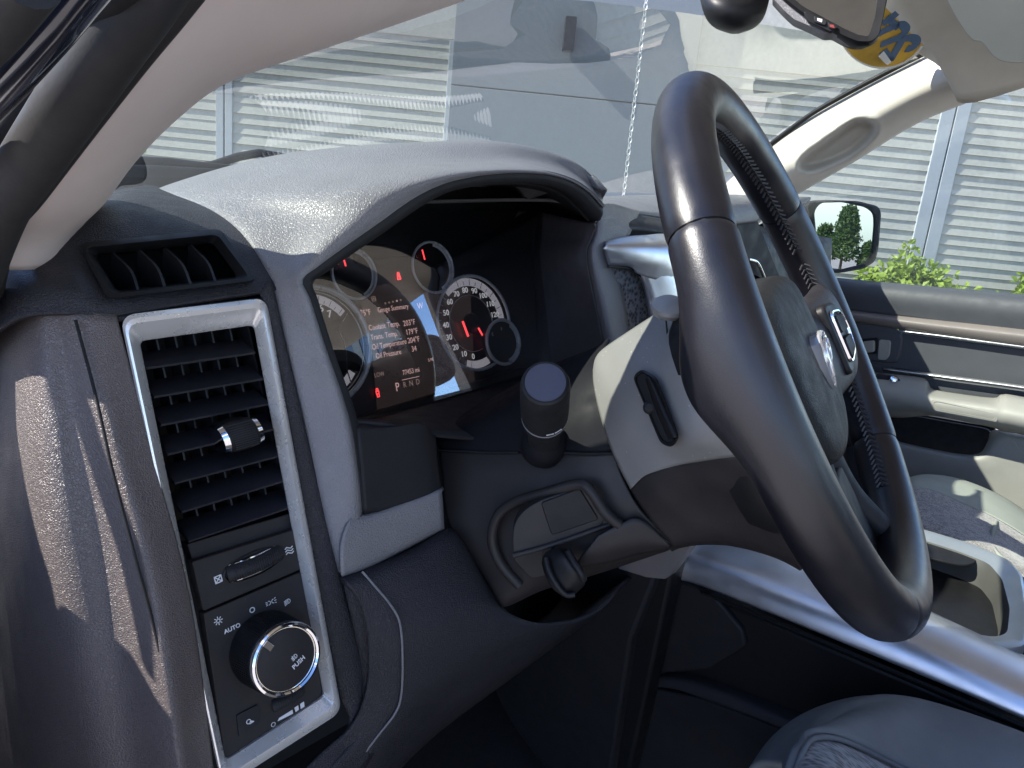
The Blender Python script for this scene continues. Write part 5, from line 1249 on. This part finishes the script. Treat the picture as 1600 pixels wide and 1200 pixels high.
slab('upper_insert', DX([(1180, 480), (1330, 500), (1404, 520), (1600, 546), (1800, 573), (1800, 640), (1600, 604), (1480, 590), (1380, 572), (1180, 550)], 1.612), M_door, pdr, .01, .002)
hp = slab('handle_bezel', rpoly(DX([(1320, 505), (1380, 506), (1402, 515), (1412, 528), (1404, 566), (1390, 568), (1320, 560)], 1.605), .012, 4), M_door, pdr, .012, .004)
slab('handle_recess', rpoly(DX([(1344, 530), (1372, 527), (1370, 553), (1350, 554)], 1.6035), .006, 4), M_deep, hp, .002, 0)
slab('door_handle', rpoly(DX([(1346, 534), (1366, 532), (1366, 550), (1352, 552)], 1.590), .005, 4), M_doorl, hp, .008, .003)
slab('lock_cover', rpoly(DX([(1373, 530), (1392, 532), (1390, 556), (1382, 564), (1370, 562)], 1.600), .006, 4), M_doorl, hp, .004, .002)
loft('armrest_strip', [DX([(1380, 574), (1480, 586), (1600, 602), (1800, 632)], 1.598), DX([(1380, 577), (1480, 590), (1600, 606), (1800, 636)], 1.590), DX([(1380, 580), (1480, 593), (1600, 609), (1800, 640)], 1.598)], M_satin, pdr, N=24, M=8, thick=.002)
slab('mid_insert', DX([(1330, 560), (1480, 594), (1600, 610), (1800, 640), (1800, 700), (1560, 640), (1460, 625), (1330, 600)], 1.610), M_door, pdr, .01, .002)
arm = loft('armrest', [
 DX([(1300, 574), (1370, 582), (1440, 590), (1456, 606), (1480, 612), (1550, 621), (1566, 616), (1600, 620), (1800, 660)], 1.590),
 DX([(1300, 580), (1370, 588), (1438, 597), (1452, 612), (1480, 618), (1550, 627), (1566, 622), (1600, 626), (1800, 668)], 1.545),
 DX([(1300, 600), (1370, 608), (1436, 618), (1450, 622), (1480, 628), (1550, 638), (1566, 642), (1600, 648), (1800, 690)], 1.510),
 DX([(1300, 622), (1380, 630), (1440, 640), (1455, 644), (1490, 652), (1550, 662), (1566, 664), (1600, 670), (1800, 715)], 1.515),
 DX([(1300, 640), (1390, 652), (1440, 650), (1460, 650), (1490, 655), (1550, 668), (1566, 674), (1600, 680), (1800, 725)], 1.56)], M_doorl, pdr, N=50, M=20, thick=.004)
slab('switch_plate', rpoly(DX([(1368, 583), (1400, 588), (1407, 596), (1400, 600), (1368, 594)], 1.535), .006, 4), M_dash2, pdr, .006, .002)
lathe('window_switch', [(0, .004), (.006, .003), (.008, 0)], V(1396, 593, 'x', 1.53), (-1, -.2, .4), M_bright, pdr, n=20)
# badge recess with embossed letters
ring('badge_recess', [rpoly(DX(L, d), .006, 4) for L, d in (([(1454, 626), (1460, 624), (1560, 645), (1558, 660), (1550, 658), (1458, 641)], 1.508), ([(1458, 629), (1464, 627), (1556, 647), (1554, 656), (1548, 655), (1462, 638)], 1.507), ([(1460, 631), (1466, 629), (1553, 648), (1551, 654), (1546, 653), (1464, 637)], 1.516))], M_doorl, pdr)
slab('badge_plate', DX([(1457, 628), (1463, 626), (1558, 646), (1555, 658), (1548, 656), (1460, 640)], 1.515), M_dash2, pdr, .002, 0)
b0 = V(1508, 640, 'x', 1.512); bx_ = (V(1530, 644.5, 'x', 1.512)-V(1480, 634, 'x', 1.512)).normalized()
text('badge_text', 'S  RAM', b0, bx_, Vector((0, 0, 1)), .016, M_doorl, pdr, depth=.002, bold=.0006)
# map pocket
slab('pocket_void', rpoly(DX([(1370, 640), (1550, 672), (1542, 700), (1528, 710), (1500, 712), (1390, 690)], 1.615), .015, 4), M_deep, pdr, .01, .002)
slab('pocket_back', DX([(1370, 636), (1555, 668), (1550, 720), (1380, 700)], 1.66), M_gblack, pdr, .01, 0)
loft('lower_panel', [
 DX([(1380, 684), (1405, 690), (1440, 698), (1500, 709), (1530, 708), (1543, 690), (1552, 672), (1600, 680), (1800, 720)], 1.600),
 DX([(1380, 688), (1405, 694), (1440, 702), (1500, 714), (1536, 714), (1552, 694), (1568, 682), (1600, 686), (1800, 726)], 1.585),
 DX([(1380, 700), (1405, 704), (1440, 712), (1500, 724), (1545, 728), (1570, 712), (1590, 702), (1610, 702), (1800, 740)], 1.583),
 DX([(1380, 730), (1405, 735), (1440, 742), (1500, 755), (1545, 764), (1570, 768), (1600, 770), (1640, 770), (1800, 800)], 1.588),
 DX([(1380, 860), (1405, 860), (1440, 870), (1500, 880), (1545, 890), (1570, 900), (1600, 910), (1640, 920), (1800, 950)], 1.60)], M_doorl, pdr, N=50, M=24, thick=.004)
o = slab('front_panel_fill', DX([(1100, 450), (1330, 480), (1400, 700), (1400, 900), (1100, 900)], 1.62), M_door, pdr, .01, .002)
tag(slab('side_window', DX([(1150, 470), (1150, 330), (1300, 240), (1480, 120), (1700, 20), (1900, 20), (1900, 520)], 1.655), M_pane, pdr, .003, 0), 'clear front side window pane')
# side mirror outside
sm = empty('side_mirror', V(1320, 365, 'x', 1.95), 'black framed door mirror reflecting a green tree and blue sky', 'mirror')
XM = 1.95
mc = V(1322, 364, 'x', XM)
td0 = Vector((.12, -1.0, 0)); td0 = (td0-UB*td0.dot(UB)).normalized(); tdir = (td0+UB*.026).normalized()
mn = ((-mc).normalized()+tdir).normalized()
plane('mi', mn, mc)
mo = [(1262, 318), (1290, 312), (1340, 314), (1372, 322), (1377, 332), (1373, 385), (1368, 408), (1350, 420), (1310, 427), (1284, 424), (1270, 380)]
mi_ = [(1272, 330), (1282, 317), (1318, 316), (1355, 324), (1367, 333), (1368, 350), (1364, 398), (1354, 412), (1318, 421), (1290, 420), (1278, 390)]
mo2 = rpoly([V(x, y, 'mi', .006) for x, y in mo], .012, 4); mi2 = rpoly([V(x, y, 'mi', .006) for x, y in mi_], .012, 4)
mcc = sum(mo2, Vector())/len(mo2)
ring('mirror_housing', [[mcc+(p-mcc)*.75-mn*.12 for p in mo2], [mcc+(p-mcc)*.98-mn*.05 for p in mo2], mo2, [p*.5+q*.5+mn*.003 for p, q in zip(mo2, mi2)], mi2, [p-mn*.006 for p in mi2]], M_blk2, sm)
slab('mirror_glass', [p-mn*.004 for p in mi2], M_mirror, sm, .003, 0)
slab('mirror_arm', [V(x, y, 'x', 1.86) for x, y in ((1236, 322), (1262, 316), (1264, 420), (1226, 440))], M_hood, sm, .06, .02)

# ---------------------------------------------------------------- seats
ds_ = empty('driver_seat', V(1400, 1150, 'x', .6), 'near seat cushion in blue grey vinyl with dark mesh cloth insert at the bottom right', 'seat')
bol = [
 [V(x, y, 'x', d) for x, y, d in ((1225, 1200, .50), (1258, 1150, .55), (1300, 1118, .60), (1355, 1099, .64), (1400, 1098, .66), (1470, 1114, .67), (1600, 1160, .67), (1760, 1230, .67))],
 [V(x, y, 'x', d) for x, y, d in ((1232, 1215, .46), (1268, 1168, .51), (1310, 1134, .57), (1360, 1114, .61), (1410, 1112, .63), (1470, 1130, .64), (1600, 1180, .64), (1760, 1260, .64))],
 [V(x, y, 'x', d) for x, y, d in ((1262, 1195, .46), (1290, 1180, .48), (1330, 1160, .53), (1375, 1152, .565), (1430, 1168, .59), (1480, 1195, .60), (1600, 1250, .60), (1700, 1320, .6))],
 [V(x, y, 'x', d) for x, y, d in ((1263, 1153+50, .44), (1300, 1190, .46), (1345, 1185, .50), (1385, 1195, .53), (1430, 1215, .55), (1480, 1240, .56), (1600, 1310, .56), (1700, 1380, .56))],
]
bd0 = [V(x, y, 'x', d) for x, y, d in ((1238, 1212, .455), (1252, 1172, .475), (1268, 1153, .50), (1302, 1152, .525), (1345, 1168, .55), (1400, 1196, .575), (1500, 1246, .59), (1640, 1320, .59))]
bk = [p+Vector((.03, .04, -.06)) for p in bol[0]]
loft('seat_bolster', [[p+Vector((.03, .05, -.2)) for p in bol[0]], bk, bol[0], bol[1], bd0], M_seatv, ds_, N=60, M=40, thick=.006)
loft('seat_insert', [[p+Vector((0, .002, -.003)) for p in bd0], [V(x, y, 'x', d) for x, y, d in ((1236, 1230, .44), (1250, 1200, .455), (1272, 1180, .475), (1306, 1180, .495), (1345, 1195, .515), (1400, 1222, .53), (1500, 1275, .54), (1640, 1350, .54))], [V(x, y, 'x', d) for x, y, d in ((1200, 1290, .40), (1240, 1260, .41), (1290, 1250, .42), (1320, 1260, .43), (1350, 1280, .45), (1400, 1310, .46), (1500, 1360, .47), (1640, 1430, .47))]], M_mesh, ds_, N=40, M=14, thick=.006)
tube('seat_piping', [p+Vector((-.001, -.002, .001)) for p in bd0], .0022, M_seatv, ds_, n=8, N=40)
ps_ = empty('passenger_seat', (1.25, .2, -.5), 'far seat cushion with pale bolster and brown tweed insert in the sun', 'seat')
loft('seat_bolster', [
 [V(x, y, 'x', d) for x, y, d in ((1380, 770, 1.36), (1415, 748, 1.38), (1450, 741, 1.42), (1500, 748, 1.45), (1560, 772, 1.46), (1620, 810, 1.46), (1760, 900, 1.46))],
 [V(x, y, 'x', d) for x, y, d in ((1380, 775, 1.30), (1418, 752, 1.33), (1450, 746, 1.37), (1500, 755, 1.40), (1560, 782, 1.41), (1620, 822, 1.41), (1760, 920, 1.41))],
 [V(x, y, 'x', d) for x, y, d in ((1380, 786, 1.24), (1418, 764, 1.27), (1450, 764, 1.30), (1500, 784, 1.33), (1560, 812, 1.34), (1620, 850, 1.34), (1760, 950, 1.34))]], M_seatl, ps_, N=40, M=20, thick=.006)
loft('seat_insert', [
 [V(x, y, 'x', d) for x, y, d in ((1380, 786, 1.24), (1418, 764, 1.27), (1450, 764, 1.30), (1500, 784, 1.33), (1560, 812, 1.34), (1620, 850, 1.34), (1760, 950, 1.34))],
 [V(x, y, 'x', d) for x, y, d in ((1380, 800, 1.20), (1420, 784, 1.22), (1460, 790, 1.23), (1500, 806, 1.24), (1550, 830, 1.25), (1620, 880, 1.25), (1760, 990, 1.25))],
 [V(x, y, 'x', d) for x, y, d in ((1360, 830, 1.12), (1400, 822, 1.12), (1450, 832, 1.12), (1500, 845, 1.12), (1560, 870, 1.12), (1620, 905, 1.12), (1760, 1010, 1.12))],
 [V(x, y, 'x', d) for x, y, d in ((1360, 880, 1.07), (1400, 880, 1.07), (1450, 890, 1.07), (1500, 900, 1.07), (1560, 920, 1.07), (1620, 960, 1.07), (1760, 1060, 1.07))]], M_tweed, ps_, N=40, M=30, thick=.006)
tube('seat_piping', [V(x, y, 'x', d) for x, y, d in ((1557, 815, 1.33), (1552, 830, 1.245), (1550, 845, 1.2), (1556, 862, 1.14), (1575, 880, 1.11))], .003, M_seatl, ps_, n=8, N=20)
# seat backs and cab rear (out of frame; seen in reflections, shade the cabin)
sb = loft('seat_back', [[Vector((x, y, z)) for x in (1.08, 1.25, 1.46)] for y, z in ((-.22, -.42), (-.32, -.25), (-.38, -.08))], M_tweed, ps_, N=12, M=12, thick=.1)
hr = slab('headrest', rpoly([Vector((1.17, -.40, -.04)), Vector((1.36, -.40, -.04)), Vector((1.36, -.42, .11)), Vector((1.17, -.42, .11))], .05, 5), M_mesh, ps_, .1, .03, (0, 1, 0), 4)
cab = empty('cab_rear', (.9, -1.5, -.3), 'rear wall and far side pillars of the cab behind the camera', 'cab shell')
slab('rear_wall', [Vector((.1, -1.5, -.86)), Vector((1.68, -1.5, -.86)), Vector((1.68, -1.5, -.12)), Vector((.1, -1.5, -.12))], M_beige, cab, .02, 0)
slab('door_post', [Vector((1.64, -.55, -.86)), Vector((1.64, -.75, -.86)), Vector((1.6, -.75, .34)), Vector((1.6, -.5, .34))], M_beige, cab, .03, 0)
slab('rear_door_trim', [Vector((1.64, -.05, -.86)), Vector((1.64, -1.5, -.86)), Vector((1.64, -1.5, -.19)), Vector((1.64, -.05, -.19))], M_door, cab, .03, 0)

# ---------------------------------------------------------------- wiper, cowl
wp_ = empty('wiper', V(350, 255, 'y', 1.15), 'dark wiper arm lying at the foot of the windscreen, seen through the glass', 'wiper')
tube('wiper_arm', [V(x, y, 'y', 1.15) for x, y in ((240, 263), (300, 262), (333, 258), (372, 245), (405, 239), (450, 247), (520, 262))], .0065, M_blk2, wp_, n=8)
tube('wiper_blade', [V(x, y, 'y', 1.12) for x, y in ((150, 252), (200, 250), (262, 253), (330, 261), (420, 268))], .006, M_black, wp_, n=8)
slab('cowl_panel', [V(x, y, 'y', 1.10) for x, y in ((60, 254), (240, 258), (420, 268), (700, 300), (1000, 336), (1000, 350), (140, 330))], M_dash2, wp_, .2, .004)
slab('glass_border', [V(x, y, 'y', 1.02) for x, y in ((150, 276), (250, 277), (330, 279), (420, 283), (420, 296), (150, 296))], M_black, wp_, .005, 0)
fixture = None
# ---------------------------------------------------------------- reflected world: tree, hedge, low wall behind
mcg = mc-UB*((mc-G0).dot(UB)); foot = mcg+td0*90
side = td0.cross(UB).normalized()
if side.dot(RT) < 0: side = -side
tree = empty('broadleaf_tree', foot, 'tall green tree reflected in the door mirror', 'tree')
for dx, h, w in ((.0, 6.8, 1.9), (-2.2, 4.6, 1.4), (-3.6, 3.6, 1.4), (2.6, 3.1, 1.0)):
    c = foot+side*dx
    for k in range(4):
        leafball('crown', c+UB*(h*(.32+.18*k)), w*(1.05-.17*k)*random.uniform(.9, 1.15), w*(1-.16*k), h*.17, 1300, .32, M_leafd, tree)
    tube('trunk', [c, c+UB*h*.5], [.16, .08], M_bark, tree, n=8)
gw = slab('garden_wall', [foot-td0*12+side*x+UB*z for x, z in ((-.9, 0), (-7, 0), (-7, 1.5), (-.9, 1.5))], M_conc, None, .3, .02)
tag(gw, 'pale low wall under the tree in the door mirror', 'wall')
# unseen building added behind so the cluster glass reflects a pale grey
q0 = Vector((11.5, -17, 0)); q0 = q0-UB*((q0-G0).dot(UB)); bd2 = (RT*1).normalized(); bd2 = (bd2-UB*bd2.dot(UB)).normalized(); bn2 = UB.cross(bd2)
if bn2.dot(-q0) < 0: bn2 = -bn2
ob_ = empty('cluster_glare_backdrop', q0, 'long pale grey green block added unseen behind the camera for the glare in the cluster glass', 'building')
def OB(a, b, h): return q0+bd2*a+UB*b+bn2*h
def obx(name, a0, a1, b0, b1, h, t, m): return slab(name, [OB(a0, b0, h), OB(a1, b0, h), OB(a1, b1, h), OB(a0, b1, h)], m, ob_, t, 0)
obx('wall', -4.5, 9, 0, 10.5, 0, 4, mk('pale_render', (.36, .40, .37), .8))
obx('roof_edge', -4.7, 9.2, 10.51, 10.9, .15, 4.3, M_trimw)
for i in range(5):
    obx('window', -3.6+i*2.4, -2.4+i*2.4, 7.4, 8.9, .03, .02, M_gblack)
# added unseen slabs, outlined to throw the striped shade onto the dash end
dd = empty('stripe_shade_blocker', (-.04, .6, -.3), 'added shade blocker just left of the frame, shaped to throw the striped shadow on the dash end', 'door')
def sh(L, X=-.04):
    out = []
    for x, y, d in L:
        p = V(x, y, 'y', d); out.append(p+SUND*((X-p.x)/SUND.x))
    return out
e_l = sh([(14, 440, .585), (18, 458, .58), (20, 600, .565), (26, 800, .53), (48, 955, .515), (110, 950, .495), (150, 975, .483), (190, 1010, .468), (240, 1090, .445)])
slab('edge_shade_slab', e_l+[Vector((-.04, .30, -.30)), Vector((-.04, .25, -.9)), Vector((-.04, 1.0, -.9)), Vector((-.04, 1.0, .16)), Vector((-.04, .64, .16))], M_door, dd, .03, .002, (1, 0, 0))
slab('stripe_shade_bar', sh([(74, 500, .528), (94, 560, .520), (132, 700, .498), (178, 850, .477), (222, 1030, .457), (235, 1050, .45), (205, 850, .461), (150, 640, .493), (92, 500, .521)]), M_black, dd, .006, .001, (1, 0, 0))
